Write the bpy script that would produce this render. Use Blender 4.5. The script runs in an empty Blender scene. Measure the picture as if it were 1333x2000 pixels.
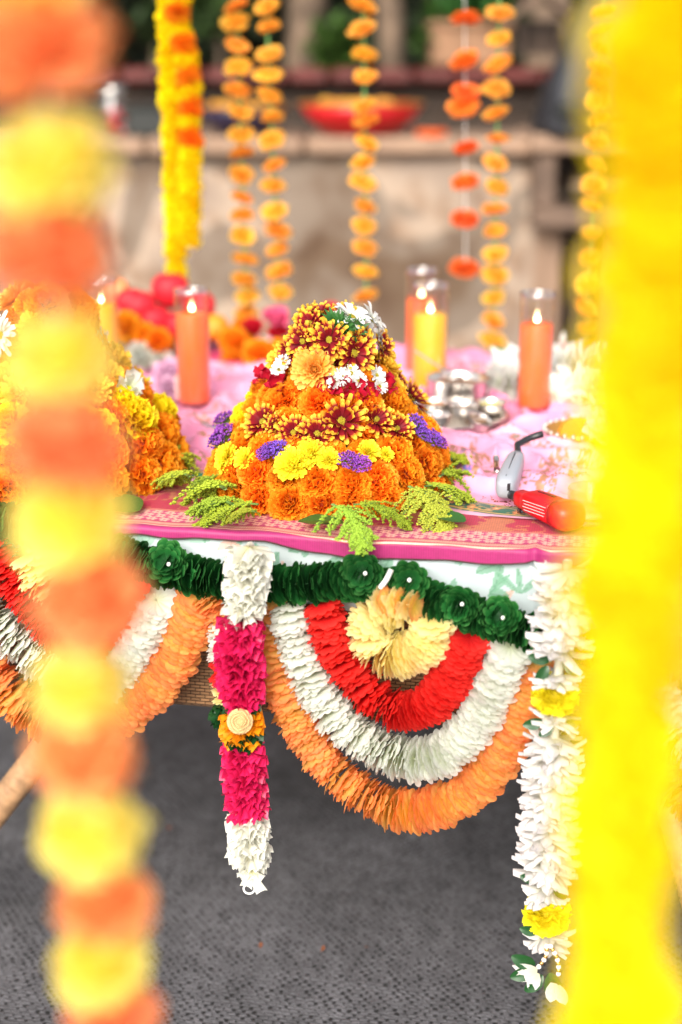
import bpy, math, random
import numpy as np
from mathutils import Vector, Matrix

random.seed(7)
rng = np.random.default_rng(7)
scene = bpy.context.scene
COL = scene.collection
R = math.radians
PI = math.pi

# ------------------------------------------------------------------ camera
PITCH = R(17.8)
CAM = Vector((0.0, 0.0, 1.35))
F = 50.0 / 36.0 * 2000.0
cd = bpy.data.cameras.new('camera')
cam = bpy.data.objects.new('camera', cd)
COL.objects.link(cam)
cam.location = CAM
cam.rotation_euler = (PI / 2 - PITCH, 0, 0)
cd.sensor_fit = 'VERTICAL'
cd.sensor_height = 36.0
cd.sensor_width = 24.0
cd.lens = 50.0
cd.clip_start = 0.05
cd.clip_end = 500.0
cd.dof.use_dof = True
cd.dof.focus_distance = 1.93
cd.dof.aperture_fstop = 1.35
scene.camera = cam

# ------------------------------------------------------------------ world, sun, exposure
SUN_EL, SUN_AZ = R(34), R(196)      # azimuth measured clockwise from +Y
world = bpy.data.worlds.new('World')
scene.world = world
world.use_nodes = True
wn, wl = world.node_tree.nodes, world.node_tree.links
wn.clear()
sky = wn.new('ShaderNodeTexSky')
sky.sky_type = 'NISHITA'
sky.sun_disc = False
sky.sun_elevation = SUN_EL
sky.sun_rotation = SUN_AZ
sky.air_density = 1.0
sky.dust_density = 3.0
hs = wn.new('ShaderNodeHueSaturation')
hs.inputs['Saturation'].default_value = 0.22
bg = wn.new('ShaderNodeBackground')
bg.inputs['Strength'].default_value = 0.14
wo = wn.new('ShaderNodeOutputWorld')
wl.new(sky.outputs[0], hs.inputs['Color'])
wl.new(hs.outputs[0], bg.inputs['Color'])
wl.new(bg.outputs[0], wo.inputs['Surface'])
ld = bpy.data.lights.new('sun', 'SUN')
ld.energy = 2.1
ld.angle = R(40)
ld.color = (1.0, 0.92, 0.80)
sun = bpy.data.objects.new('sun', ld)
COL.objects.link(sun)
sun.location = (-2, -3, 6)
sd = Vector((math.sin(SUN_AZ) * math.cos(SUN_EL), math.cos(SUN_AZ) * math.cos(SUN_EL), math.sin(SUN_EL)))
sun.rotation_euler = sd.to_track_quat('Z', 'Y').to_euler()
vs = scene.view_settings
vs.view_transform = 'Standard'
vs.look = 'None'
vs.gamma = 1.0
vs.use_curve_mapping = False
vs.exposure = 1.08
scene.render.engine = 'CYCLES'
scene.cycles.use_denoising = True
try:
    scene.cycles.denoiser = 'OPENIMAGEDENOISE'
    scene.cycles.denoising_input_passes = 'RGB_ALBEDO_NORMAL'
except Exception:
    pass
scene.cycles.max_bounces = 12
scene.cycles.diffuse_bounces = 8
scene.cycles.transmission_bounces = 8
scene.cycles.transparent_max_bounces = 16
scene.cycles.sample_clamp_indirect = 6.0
scene.cycles.sample_clamp_direct = 30.0

# ------------------------------------------------------------------ rays through the lens (used only to find where things stand)
UP = Vector((0, math.sin(PITCH), math.cos(PITCH)))
FW = Vector((0, math.cos(PITCH), -math.sin(PITCH)))

def ray(px, py):
    return (FW + Vector((1, 0, 0)) * ((px - 666.5) / F) + UP * ((1000 - py) / F)).normalized()

def onZ(px, py, z):
    d = ray(px, py)
    return CAM + d * ((z - CAM.z) / d.z)

def onY(px, py, y):
    d = ray(px, py)
    return CAM + d * (y / d.y)

T = 0.74                      # height of the table top
EY, ES = 1.772, -0.187        # front edge of the table: y = EY + ES*x
EN = Vector((-ES, 1, 0)).normalized()      # pointing into the table
EU = Vector((1, ES, 0)).normalized()       # along the edge
E0 = Vector((0, EY, T))

def onE(px, py, off=0.0):     # vertical plane parallel to the front edge, off metres in front of it
    d = ray(px, py)
    n = EN
    p0 = E0 - EN * off
    return CAM + d * ((p0 - CAM).dot(n) / d.dot(n))

def tab(u, v, z=0.0):         # table coordinates to world
    return E0 + EU * u + EN * v + Vector((0, 0, z))

# ------------------------------------------------------------------ noise
def vnoise(x, y, seed=0):
    x = np.asarray(x, float); y = np.asarray(y, float)
    r = np.random.default_rng(seed).random((64, 64))
    xi = np.floor(x).astype(int); yi = np.floor(y).astype(int)
    fx = x - xi; fy = y - yi
    fx = fx * fx * (3 - 2 * fx); fy = fy * fy * (3 - 2 * fy)
    g = lambda a, b: r[a % 64, b % 64]
    return (g(xi, yi) * (1 - fx) + g(xi + 1, yi) * fx) * (1 - fy) + (g(xi, yi + 1) * (1 - fx) + g(xi + 1, yi + 1) * fx) * fy

def fbm(x, y, seed=0, o=4):
    s = 0; a = 0.5
    for i in range(o):
        s = s + a * vnoise(x * 2 ** i, y * 2 ** i, seed + i); a *= 0.5
    return s

# ------------------------------------------------------------------ materials
def newmat(name):
    m = bpy.data.materials.new(name)
    m.use_nodes = True
    nt = m.node_tree
    b = nt.nodes['Principled BSDF']
    return m, nt, nt.nodes, nt.links, b

def mat(name, col, rough=0.5, metal=0.0, spec=0.5, noise=0.0, nscale=30, bump=0.0, bscale=200, coat=0.0, sub=0.0, col2=None):
    m, nt, N, L, b = newmat(name)
    b.inputs['Base Color'].default_value = (*col, 1)
    b.inputs['Roughness'].default_value = rough
    b.inputs['Metallic'].default_value = metal
    b.inputs['Specular IOR Level'].default_value = spec
    b.inputs['Coat Weight'].default_value = coat
    tc = N.new('ShaderNodeTexCoord')
    if noise or col2:
        n = N.new('ShaderNodeTexNoise'); n.inputs['Scale'].default_value = nscale; n.inputs['Detail'].default_value = 5
        L.new(tc.outputs['Object'], n.inputs['Vector'])
        r = N.new('ShaderNodeValToRGB')
        c2 = col2 or tuple(c * (1 - noise) for c in col)
        r.color_ramp.elements[0].position = 0.35; r.color_ramp.elements[0].color = (*c2, 1)
        r.color_ramp.elements[1].position = 0.65; r.color_ramp.elements[1].color = (*col, 1)
        L.new(n.outputs['Fac'], r.inputs['Fac']); L.new(r.outputs['Color'], b.inputs['Base Color'])
    if bump:
        n2 = N.new('ShaderNodeTexNoise'); n2.inputs['Scale'].default_value = bscale; n2.inputs['Detail'].default_value = 4
        L.new(tc.outputs['Object'], n2.inputs['Vector'])
        bp = N.new('ShaderNodeBump'); bp.inputs['Strength'].default_value = bump; bp.inputs['Distance'].default_value = 0.003
        L.new(n2.outputs['Fac'], bp.inputs['Height']); L.new(bp.outputs['Normal'], b.inputs['Normal'])
    if sub:
        b.inputs['Subsurface Weight'].default_value = sub
        b.inputs['Subsurface Radius'].default_value = (0.02, 0.008, 0.004)
        b.inputs['Subsurface Scale'].default_value = 0.5
    return m

def petal(name, stops, rough=0.6, trans=0.3, var=0.12, hue=0.0, spec=0.3, nscale=60):
    """petal material: 'rad' runs 0 at the flower's centre to 1 at the petal tips"""
    m, nt, N, L, b = newmat(name)
    at = N.new('ShaderNodeAttribute'); at.attribute_name = 'rad'
    r = N.new('ShaderNodeValToRGB')
    els = r.color_ramp.elements
    while len(els) < len(stops): els.new(0.5)
    for e, (p, c) in zip(els, stops):
        e.position = p; e.color = (*c, 1)
    L.new(at.outputs['Fac'], r.inputs['Fac'])
    oi = N.new('ShaderNodeObjectInfo')
    mr = N.new('ShaderNodeMapRange'); mr.inputs['To Min'].default_value = 1 - var; mr.inputs['To Max'].default_value = 1 + var * 0.6
    L.new(oi.outputs['Random'], mr.inputs['Value'])
    tc = N.new('ShaderNodeTexCoord')
    n = N.new('ShaderNodeTexNoise'); n.inputs['Scale'].default_value = nscale; n.inputs['Detail'].default_value = 3
    L.new(tc.outputs['Object'], n.inputs['Vector'])
    mr2 = N.new('ShaderNodeMapRange'); mr2.inputs['From Min'].default_value = 0.3; mr2.inputs['From Max'].default_value = 0.7
    mr2.inputs['To Min'].default_value = 0.86; mr2.inputs['To Max'].default_value = 1.08
    L.new(n.outputs['Fac'], mr2.inputs['Value'])
    mu = N.new('ShaderNodeMath'); mu.operation = 'MULTIPLY'
    L.new(mr.outputs[0], mu.inputs[0]); L.new(mr2.outputs[0], mu.inputs[1])
    h = N.new('ShaderNodeHueSaturation')
    L.new(mu.outputs[0], h.inputs['Value']); L.new(r.outputs['Color'], h.inputs['Color'])
    if hue:
        mr3 = N.new('ShaderNodeMapRange'); mr3.inputs['To Min'].default_value = 0.5 - hue; mr3.inputs['To Max'].default_value = 0.5 + hue
        m3 = N.new('ShaderNodeMath'); m3.operation = 'FRACT'
        m4 = N.new('ShaderNodeMath'); m4.operation = 'MULTIPLY'; m4.inputs[1].default_value = 7.31
        L.new(oi.outputs['Random'], m4.inputs[0]); L.new(m4.outputs[0], m3.inputs[0]); L.new(m3.outputs[0], mr3.inputs['Value'])
        L.new(mr3.outputs[0], h.inputs['Hue'])
    L.new(h.outputs[0], b.inputs['Base Color'])
    b.inputs['Roughness'].default_value = rough
    b.inputs['Specular IOR Level'].default_value = spec
    tr = N.new('ShaderNodeBsdfTranslucent'); L.new(h.outputs[0], tr.inputs['Color'])
    mx = N.new('ShaderNodeMixShader'); mx.inputs[0].default_value = trans
    L.new(b.outputs[0], mx.inputs[1]); L.new(tr.outputs[0], mx.inputs[2])
    L.new(mx.outputs[0], N['Material Output'].inputs['Surface'])
    return m

def glass(name, tint=(1, 1, 1), refl=0.9, base=.09):
    m, nt, N, L, b = newmat(name)
    N.remove(b)
    t = N.new('ShaderNodeBsdfTransparent'); t.inputs[0].default_value = (*tint, 1)
    g = N.new('ShaderNodeBsdfGlossy'); g.inputs['Roughness'].default_value = 0.04; g.inputs[0].default_value = (refl, refl, refl, 1)
    lw = N.new('ShaderNodeLayerWeight'); lw.inputs['Blend'].default_value = .5
    pw = N.new('ShaderNodeMath'); pw.operation = 'POWER'; pw.inputs[1].default_value = 3.6
    L.new(lw.outputs['Facing'], pw.inputs[0])
    fr = N.new('ShaderNodeMath'); fr.operation = 'MULTIPLY_ADD'; fr.inputs[1].default_value = .75; fr.inputs[2].default_value = base
    L.new(pw.outputs[0], fr.inputs[0])
    mx = N.new('ShaderNodeMixShader')
    L.new(fr.outputs[0], mx.inputs[0]); L.new(t.outputs[0], mx.inputs[1]); L.new(g.outputs[0], mx.inputs[2])
    L.new(mx.outputs[0], N['Material Output'].inputs['Surface'])
    return m

def colattr(name, rough=0.6, goldrough=0.35, sheen=0.3, trans=0.0, weave=0.0, metal=0.6):
    m, nt, N, L, b = newmat(name)
    at = N.new('ShaderNodeAttribute'); at.attribute_name = 'Col'
    L.new(at.outputs['Color'], b.inputs['Base Color'])
    mm = N.new('ShaderNodeMath'); mm.operation = 'MULTIPLY'; mm.inputs[1].default_value = metal
    L.new(at.outputs['Alpha'], mm.inputs[0]); L.new(mm.outputs[0], b.inputs['Metallic'])
    mr = N.new('ShaderNodeMapRange'); mr.inputs['To Min'].default_value = rough; mr.inputs['To Max'].default_value = goldrough
    L.new(at.outputs['Alpha'], mr.inputs['Value']); L.new(mr.outputs[0], b.inputs['Roughness'])
    b.inputs['Sheen Weight'].default_value = sheen
    tc = N.new('ShaderNodeTexCoord')
    n2 = N.new('ShaderNodeTexNoise'); n2.inputs['Scale'].default_value = 900; n2.inputs['Detail'].default_value = 2
    L.new(tc.outputs['Object'], n2.inputs['Vector'])
    bp = N.new('ShaderNodeBump'); bp.inputs['Strength'].default_value = 0.25; bp.inputs['Distance'].default_value = 0.001
    L.new(n2.outputs['Fac'], bp.inputs['Height']); L.new(bp.outputs['Normal'], b.inputs['Normal'])
    return m

M = {}
M['marigold'] = petal('marigold_orange', [(0.0, (0.48, 0.06, 0.001)), (0.55, (0.92, 0.20, 0.003)), (0.8, (0.96, 0.31, 0.008)), (1.0, (0.98, 0.42, 0.02))], trans=0.36, var=0.13, hue=0.008)  # dark centre stop paints in shading that the translucent petals lose
M['marigold_y'] = petal('marigold_yellow', [(0.0, (0.85, 0.42, 0.0)), (0.6, (0.96, 0.70, 0.005)), (1.0, (0.98, 0.82, 0.02))], trans=0.42, var=0.08, hue=0.006)
M['marigold_s'] = petal('marigold_string_orange', [(0.0, (0.85, 0.34, 0.015)), (0.6, (0.97, 0.52, 0.05)), (1.0, (0.98, 0.62, 0.12))], trans=0.42, var=0.08, hue=0.014)
M['marigold_r'] = petal('marigold_red_orange', [(0.0, (0.75, 0.12, 0.01)), (0.6, (0.95, 0.22, 0.03)), (1.0, (0.97, 0.30, 0.06))], trans=0.42, var=0.08, hue=0.012)
M['near_orange'] = petal('pompom_orange', [(0.0, (0.96, 0.28, 0.10)), (0.6, (0.98, 0.38, 0.15)), (1.0, (0.98, 0.46, 0.20))], trans=0.45, var=0.04, hue=0.012)
M['near_yellow'] = petal('pompom_yellow', [(0.0, (0.96, 0.82, 0.05)), (0.6, (0.98, 0.84, 0.15)), (1.0, (0.98, 0.88, 0.28))], trans=0.45, var=0.04, hue=0.004)
M['deep_yellow'] = petal('pompom_deep_yellow', [(0.0, (0.95, 0.69, 0.0)), (0.6, (0.98, 0.79, 0.0)), (1.0, (0.98, 0.84, 0.01))], trans=0.45, var=0.05, hue=0.006)
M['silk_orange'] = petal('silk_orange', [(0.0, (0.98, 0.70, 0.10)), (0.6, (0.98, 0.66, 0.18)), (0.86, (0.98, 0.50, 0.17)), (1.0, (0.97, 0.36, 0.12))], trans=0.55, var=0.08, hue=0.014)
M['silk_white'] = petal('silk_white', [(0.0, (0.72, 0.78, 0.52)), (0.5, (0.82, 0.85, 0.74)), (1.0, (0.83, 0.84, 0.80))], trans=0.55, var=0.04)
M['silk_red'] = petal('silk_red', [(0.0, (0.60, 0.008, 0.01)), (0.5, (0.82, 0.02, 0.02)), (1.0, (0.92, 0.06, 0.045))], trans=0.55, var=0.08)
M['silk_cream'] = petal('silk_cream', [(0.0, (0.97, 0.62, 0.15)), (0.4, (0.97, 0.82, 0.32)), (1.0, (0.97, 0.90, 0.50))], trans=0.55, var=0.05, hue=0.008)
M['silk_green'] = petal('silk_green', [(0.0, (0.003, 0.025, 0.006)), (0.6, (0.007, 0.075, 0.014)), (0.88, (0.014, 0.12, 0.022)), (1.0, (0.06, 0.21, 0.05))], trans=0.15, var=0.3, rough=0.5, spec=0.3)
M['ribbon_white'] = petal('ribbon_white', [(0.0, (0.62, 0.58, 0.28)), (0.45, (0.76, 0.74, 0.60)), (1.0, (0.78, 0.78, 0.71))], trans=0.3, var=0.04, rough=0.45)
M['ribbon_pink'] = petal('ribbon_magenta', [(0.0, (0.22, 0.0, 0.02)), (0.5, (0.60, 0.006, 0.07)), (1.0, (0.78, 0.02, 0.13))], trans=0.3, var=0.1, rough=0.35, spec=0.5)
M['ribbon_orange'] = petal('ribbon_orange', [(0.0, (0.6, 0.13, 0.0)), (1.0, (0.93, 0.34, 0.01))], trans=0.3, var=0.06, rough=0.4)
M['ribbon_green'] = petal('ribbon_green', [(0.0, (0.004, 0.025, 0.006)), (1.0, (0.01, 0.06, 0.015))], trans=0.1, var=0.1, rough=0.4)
M['ribbon_yellow'] = petal('ribbon_yellow', [(0.0, (0.7, 0.55, 0.0)), (1.0, (0.93, 0.82, 0.02))], trans=0.3, var=0.05)
M['petal_white'] = petal('petal_white', [(0.0, (0.60, 0.62, 0.46)), (0.3, (0.74, 0.74, 0.67)), (1.0, (0.77, 0.77, 0.76))], trans=0.25, var=0.04)
M['petal_blush'] = petal('petal_blush_white', [(0.0, (0.66, 0.62, 0.42)), (0.4, (0.70, 0.68, 0.60)), (1.0, (0.73, 0.69, 0.69))], trans=0.3, var=0.05)
M['bicolor'] = petal('petal_maroon_gold', [(0.0, (0.12, 0.002, 0.008)), (0.66, (0.30, 0.006, 0.014)), (0.80, (0.88, 0.42, 0.03)), (1.0, (0.96, 0.66, 0.06))], trans=0.3, var=0.08, nscale=120)
M['bronze'] = petal('petal_bronze', [(0.0, (0.55, 0.10, 0.005)), (0.5, (0.82, 0.34, 0.03)), (1.0, (0.90, 0.55, 0.12))], trans=0.25, var=0.06)
M['mum_yellow'] = petal('petal_yellow', [(0.0, (0.70, 0.50, 0.0)), (1.0, (0.93, 0.84, 0.04))], trans=0.3, var=0.05)
M['mum_gold'] = petal('petal_gold', [(0.0, (0.72, 0.32, 0.0)), (1.0, (0.93, 0.62, 0.06))], trans=0.3, var=0.05)
M['crimson'] = petal('petal_crimson', [(0.0, (0.80, 0.35, 0.30)), (0.3, (0.55, 0.01, 0.03)), (1.0, (0.42, 0.005, 0.03))], trans=0.25, var=0.1, nscale=200)
M['purple'] = petal('petal_purple', [(0.0, (0.10, 0.02, 0.18)), (1.0, (0.34, 0.10, 0.62))], trans=0.25, var=0.2, hue=0.04)
M['lilac'] = petal('petal_lilac', [(0.0, (0.60, 0.28, 0.45)), (1.0, (0.80, 0.55, 0.72))], trans=0.3)
M['rose_red'] = petal('petal_red', [(0.0, (0.3, 0.0, 0.01)), (1.0, (0.70, 0.01, 0.03))], trans=0.25)
M['rose_pink'] = petal('petal_pink', [(0.0, (0.6, 0.03, 0.15)), (1.0, (0.90, 0.16, 0.32))], trans=0.25)
M['centre'] = mat('flower_centre_yellow_green', (0.66, 0.52, 0.02), 0.8, bump=1.0, bscale=900)
M['fallen'] = mat('dried_petal', (.16, .045, .012), .8)
M['leaf'] = mat('leaf_green', (0.03, 0.13, 0.02), 0.45, noise=0.4, nscale=40)
M['leaf_dark'] = mat('leaf_dark_green', (0.012, 0.075, 0.015), 0.35, noise=0.4, nscale=40)
M['sprig'] = petal('goldenrod_green', [(0.0, (0.07, 0.16, 0.015)), (1.0, (0.36, 0.45, 0.03))], trans=0.2, var=0.2, hue=0.03)
M['stem'] = mat('stem_green', (0.12, 0.22, 0.04), 0.6)
M['thread_g'] = mat('thread_green', (0.12, 0.30, 0.08), 0.7)
M['thread_w'] = mat('thread_white', (0.75, 0.75, 0.72), 0.6)
M['pearl'] = mat('pearl', (0.85, 0.84, 0.80), 0.15, coat=0.6)
M['goldbead'] = mat('gold_bead', (0.80, 0.45, 0.15), 0.2, metal=1.0)
M['steel'] = mat('polished_steel', (0.66, 0.62, 0.58), 0.28, metal=1.0, bump=0.15, bscale=25)
M['glass'] = glass('candle_glass', (0.97, 0.97, 0.96))
M['glass_rim'] = glass('candle_glass_rim', (0.9, 0.9, 0.9), base=.32)
M['glass_jar'] = glass('jar_glass', (0.86, 0.93, 0.84))
M['glass_red'] = glass('red_glass', (0.8, 0.08, 0.07))
M['wax_orange'] = mat('wax_orange', (0.90, 0.15, 0.03), 0.45, sub=0.0)
M['wax_yellow'] = mat('wax_yellow', (0.90, 0.42, 0.02), 0.45)
M['wick'] = mat('wick', (0.02, 0.015, 0.01), 0.9)
M['paper'] = mat('paper_label', (0.80, 0.62, 0.60), 0.7)
def emis(name, col, s):
    m, nt, N, L, b = newmat(name)
    b.inputs['Base Color'].default_value = (0, 0, 0, 1)
    b.inputs['Emission Color'].default_value = (*col, 1)
    b.inputs['Emission Strength'].default_value = s
    return m
M['flame'] = emis('flame', (1.0, 0.72, 0.35), 14.0)
M['plastic_red'] = mat('red_plastic', (0.50, 0.006, 0.012), 0.36, bump=0.05, bscale=60)
M['plastic_grey'] = mat('grey_plastic', (0.30, 0.32, 0.36), 0.35, bump=0.05, bscale=60)
M['plastic_black'] = mat('black_plastic', (0.015, 0.015, 0.018), 0.35)
M['print'] = mat('pale_print', (0.75, 0.45, 0.45), 0.6)
M['groove'] = mat('groove_dark_red', (0.12, 0.005, 0.008), 0.6)
M['apple'] = mat('apple_skin', (0.66, 0.016, 0.03), 0.55, noise=0.35, nscale=25, spec=.3)
M['orange_skin'] = mat('orange_peel', (0.88, 0.24, 0.01), 0.5, bump=0.5, bscale=500)
M['laddu'] = mat('sweet_crumb', (0.80, 0.24, 0.01), 0.75, noise=0.3, nscale=300, bump=1.0, bscale=500)
M['peach'] = mat('peach_skin', (0.85, 0.30, 0.12), 0.5, noise=0.3, nscale=25)
M['gold_disk'] = mat('sequin_gold', (0.75, 0.42, 0.16), 0.25, metal=1.0)

# ------------------------------------------------------------------ geometry helpers
class G:
    def __init__(s):
        s.V = []; s.F = []; s.A = []; s.I = []; s.n = 0
    def add(s, V, Fs, a=0.5, m=0):
        V = np.asarray(V, float).reshape(-1, 3)
        s.V.append(V)
        s.A.append(np.broadcast_to(np.asarray(a, float).ravel() if np.ndim(a) else a, (len(V),)).copy())
        n = s.n
        s.F.extend([tuple(i + n for i in f) for f in Fs])
        s.I.extend([m] * len(Fs))
        s.n += len(V)
        return s
    def grid(s, P, a=0.5, m=0, cu=False, cv=False):
        nu, nv = P.shape[:2]
        fs = []
        for i in range(nu if cu else nu - 1):
            for j in range(nv if cv else nv - 1):
                i2 = (i + 1) % nu; j2 = (j + 1) % nv
                fs.append((i * nv + j, i2 * nv + j, i2 * nv + j2, i * nv + j2))
        aa = a if np.ndim(a) == 0 else np.asarray(a).reshape(-1)
        return s.add(P.reshape(-1, 3), fs, aa, m)
    def lathe(s, prof, n=24, at=(0, 0, 0), a=0.5, m=0, wob=None):
        th = np.linspace(0, 2 * PI, n, endpoint=False)
        P = np.zeros((len(prof), n, 3))
        for i, (r, z) in enumerate(prof):
            rr = max(r, 1e-5)
            w = 1 if wob is None else wob(th, i / max(1, len(prof) - 1))
            P[i, :, 0] = rr * w * np.cos(th) + at[0]; P[i, :, 1] = rr * w * np.sin(th) + at[1]; P[i, :, 2] = z + at[2]
        return s.grid(P, a, m, cv=True)
    def tube(s, pts, rad, n=8, a=0.5, m=0, caps=True):
        pts = [Vector(p) for p in pts]
        rad = [rad] * len(pts) if np.ndim(rad) == 0 else rad
        P = np.zeros((len(pts), n, 3))
        up = Vector((0, 0, 1))
        prev = None
        for i, p in enumerate(pts):
            t = (pts[min(i + 1, len(pts) - 1)] - pts[max(i - 1, 0)]).normalized()
            if prev is None:
                x = t.orthogonal().normalized()
            else:
                x = (prev - t * prev.dot(t)).normalized()
            prev = x
            y = t.cross(x)
            for k in range(n):
                an = 2 * PI * k / n
                q = p + (x * math.cos(an) + y * math.sin(an)) * rad[i]
                P[i, k] = q
        b = s.n
        s.grid(P, a, m, cv=True)
        if caps:
            s.F.append(tuple(b + k for k in range(n))[::-1]); s.I.append(m)
            s.F.append(tuple(b + (len(pts) - 1) * n + k for k in range(n))); s.I.append(m)
        return s
    def box(s, c, size, rz=0.0, m=0, a=0.5, bev=0.0):
        hx, hy, hz = [q / 2 for q in size]
        if bev:
            out = []
            for z, e in ((-hz, bev), (-hz + bev, 0), (hz - bev, 0), (hz, bev)):
                X, Y = hx - e, hy - e; bb = bev
                ring = [(-X + bb, -Y), (X - bb, -Y), (X, -Y + bb), (X, Y - bb), (X - bb, Y), (-X + bb, Y), (-X, Y - bb), (-X, -Y + bb)]
                out.append([(x, y, z) for x, y in ring])
            P = np.array(out)
            fs = [tuple(range(8))[::-1], tuple(24 + k for k in range(8))]
            for i in range(3):
                for k in range(8):
                    fs.append((i * 8 + k, i * 8 + (k + 1) % 8, (i + 1) * 8 + (k + 1) % 8, (i + 1) * 8 + k))
            V = P.reshape(-1, 3)
        else:
            V = np.array([(x, y, z) for x in (-hx, hx) for y in (-hy, hy) for z in (-hz, hz)])
            fs = [(0, 1, 3, 2), (4, 6, 7, 5), (0, 4, 5, 1), (2, 3, 7, 6), (0, 2, 6, 4), (1, 5, 7, 3)]
        cc, sn = math.cos(rz), math.sin(rz)
        V = np.stack([V[:, 0] * cc - V[:, 1] * sn + c[0], V[:, 0] * sn + V[:, 1] * cc + c[1], V[:, 2] + c[2]], 1)
        return s.add(V, fs, a, m)
    def ball(s, c, r, nu=8, nv=12, a=0.5, m=0, sq=(1, 1, 1)):
        th = np.linspace(0.02, PI - 0.02, nu)[:, None]; ph = np.linspace(0, 2 * PI, nv, endpoint=False)[None]
        P = np.stack([np.sin(th) * np.cos(ph) * sq[0], np.sin(th) * np.sin(ph) * sq[1], np.cos(th) * np.ones_like(ph) * sq[2]], -1) * r + np.array(c)
        return s.grid(P, a, m, cv=True)
    def mesh(s, name, mats, smooth=True):
        me = bpy.data.meshes.new(name)
        V = np.concatenate(s.V)
        me.from_pydata(V.tolist(), [], s.F)
        for m in (mats if isinstance(mats, (list, tuple)) else [mats]): me.materials.append(m)
        me.polygons.foreach_set('material_index', s.I)
        if smooth: me.polygons.foreach_set('use_smooth', [True] * len(s.F))
        at = me.attributes.new('rad', 'FLOAT', 'POINT')
        at.data.foreach_set('value', np.concatenate(s.A))
        me.update()
        return me

def thing(name, label, cat, loc=(0, 0, 0), group=None, kind=None):
    o = bpy.data.objects.new(name, None)
    o.empty_display_size = 0.02
    COL.objects.link(o); o.location = loc
    tag(o, label, cat, group, kind)
    return o

def tag(o, label=None, cat=None, group=None, kind=None):
    if label: o['label'] = label
    if cat: o['category'] = cat
    if group: o['group'] = group
    if kind: o['kind'] = kind
    return o

def put(name, me, parent=None, mtx=None, label=None, kind=None, local=False):
    """link mesh me; mtx is in world space unless local; parents are unrotated empties or parts"""
    o = bpy.data.objects.new(name, me)
    COL.objects.link(o)
    if parent is not None:
        o.parent = parent
        if mtx is None: mtx = Matrix.Identity(4) if local else Matrix.Identity(4)
        o.matrix_basis = mtx if local else Matrix.Translation(-Vector(parent.location)) @ mtx
    elif mtx is not None:
        o.matrix_basis = mtx
    if label: o['label'] = label
    if kind: o['kind'] = kind
    return o

def frame(p, n, scale=1.0, spin=None, flat=1.0):
    n = Vector(n).normalized()
    x = n.orthogonal().normalized(); y = n.cross(x)
    a = random.uniform(0, 2 * PI) if spin is None else spin
    X = x * math.cos(a) + y * math.sin(a); Y = n.cross(X)
    sc = scale if np.ndim(scale) else (scale, scale, scale * flat)
    m = Matrix(((X.x * sc[0], Y.x * sc[1], n.x * sc[2], p[0]), (X.y * sc[0], Y.y * sc[1], n.y * sc[2], p[1]), (X.z * sc[0], Y.z * sc[1], n.z * sc[2], p[2]), (0, 0, 0, 1)))
    return m

def rotm(az, el):
    """local petal frame: x outward at azimuth az raised by el, y sideways, z the petal's upper face"""
    ca, sa, ce, se = math.cos(az), math.sin(az), math.cos(el), math.sin(el)
    X = np.array((ca * ce, sa * ce, se)); Y = np.array((-sa, ca, 0)); Z = np.cross(X, Y)
    return np.stack([X, Y, Z], 0)

def add_petal(g, az, el, L, W, r0=0.0, z0=0.0, nl=4, nw=3, curl=0.0, cup=0.0, shape='round', wav=0.0, m=0, twist=0.0, base=0.25, a0=0.0, a1=1.0):
    s = np.linspace(0, 1, nl)[:, None]; t = np.linspace(-1, 1, nw)[None]
    if shape == 'round': w = base + (1 - base) * np.sin(np.clip(s * 0.62, 0, 1) * PI) ** 0.8; w = np.where(s > 0.99, 0.62, w)
    elif shape == 'point': w = np.sin(np.clip(0.12 + s * 0.88, 0, 1) * PI) ** 0.8 + 0.03
    elif shape == 'fan': w = base + (1 - base) * s ** 0.8
    else: w = base + (1 - base) * np.sin(np.clip(s * 0.75, 0, 1) * PI)
    y = t * w * W
    x = s * L * np.ones_like(t)
    if shape in ('round', 'long'): x = x - np.where(s > 0.99, 1, 0) * (np.abs(t) ** 2) * W * 0.45
    z = curl * L * s ** 2 + cup * W * t ** 2 * np.sin(s * PI * 0.6)
    if wav:
        ph = random.uniform(0, 6.28)
        z = z + wav * W * s * np.sin(t * PI * 1.5 + ph)
        x = x + wav * W * 0.5 * (s > 0.9) * np.cos(t * PI * 2.2 + ph)
    P = np.stack([x + r0, y, z * np.ones_like(x)], -1)
    if twist:
        c, sn = math.cos(twist), math.sin(twist)
        yy = P[..., 1] * c - P[..., 2] * sn; zz = P[..., 1] * sn + P[..., 2] * c
        P[..., 1] = yy; P[..., 2] = zz
    P = P @ rotm(az, el)
    P[..., 2] += z0
    A = (a0 + (a1 - a0) * s) * np.ones_like(t)
    g.grid(P, A, m)

U = random.uniform

# ------------------------------------------------------------------ flower meshes (unit radius 1, face towards +z)
def marigold_mesh(name, mt, n=150, detail=(4, 4), full=0.82, low=False):
    g = G()
    g.ball((0, 0, 0), 0.50, 7, 10, a=0.0)
    for k in range(n):
        f = (k + 0.5) / n
        ct = 1 - f * (1 + full)
        th = math.acos(max(-1, min(1, ct)))
        az = k * 2.39996 + U(-.15, .15)
        el = PI / 2 - th + U(-.12, .12)
        L = U(.46, .60) * (0.80 + 0.20 * math.sin(th))
        add_petal(g, az, el, L, U(.20, .29), r0=0.40, nl=detail[0], nw=detail[1], curl=U(-.15, .45), cup=U(.1, .5), shape='fan', wav=U(.25, .5), base=0.35, twist=U(-.7, .7), a0=0.1)
    return g.mesh(name, mt)

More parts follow.
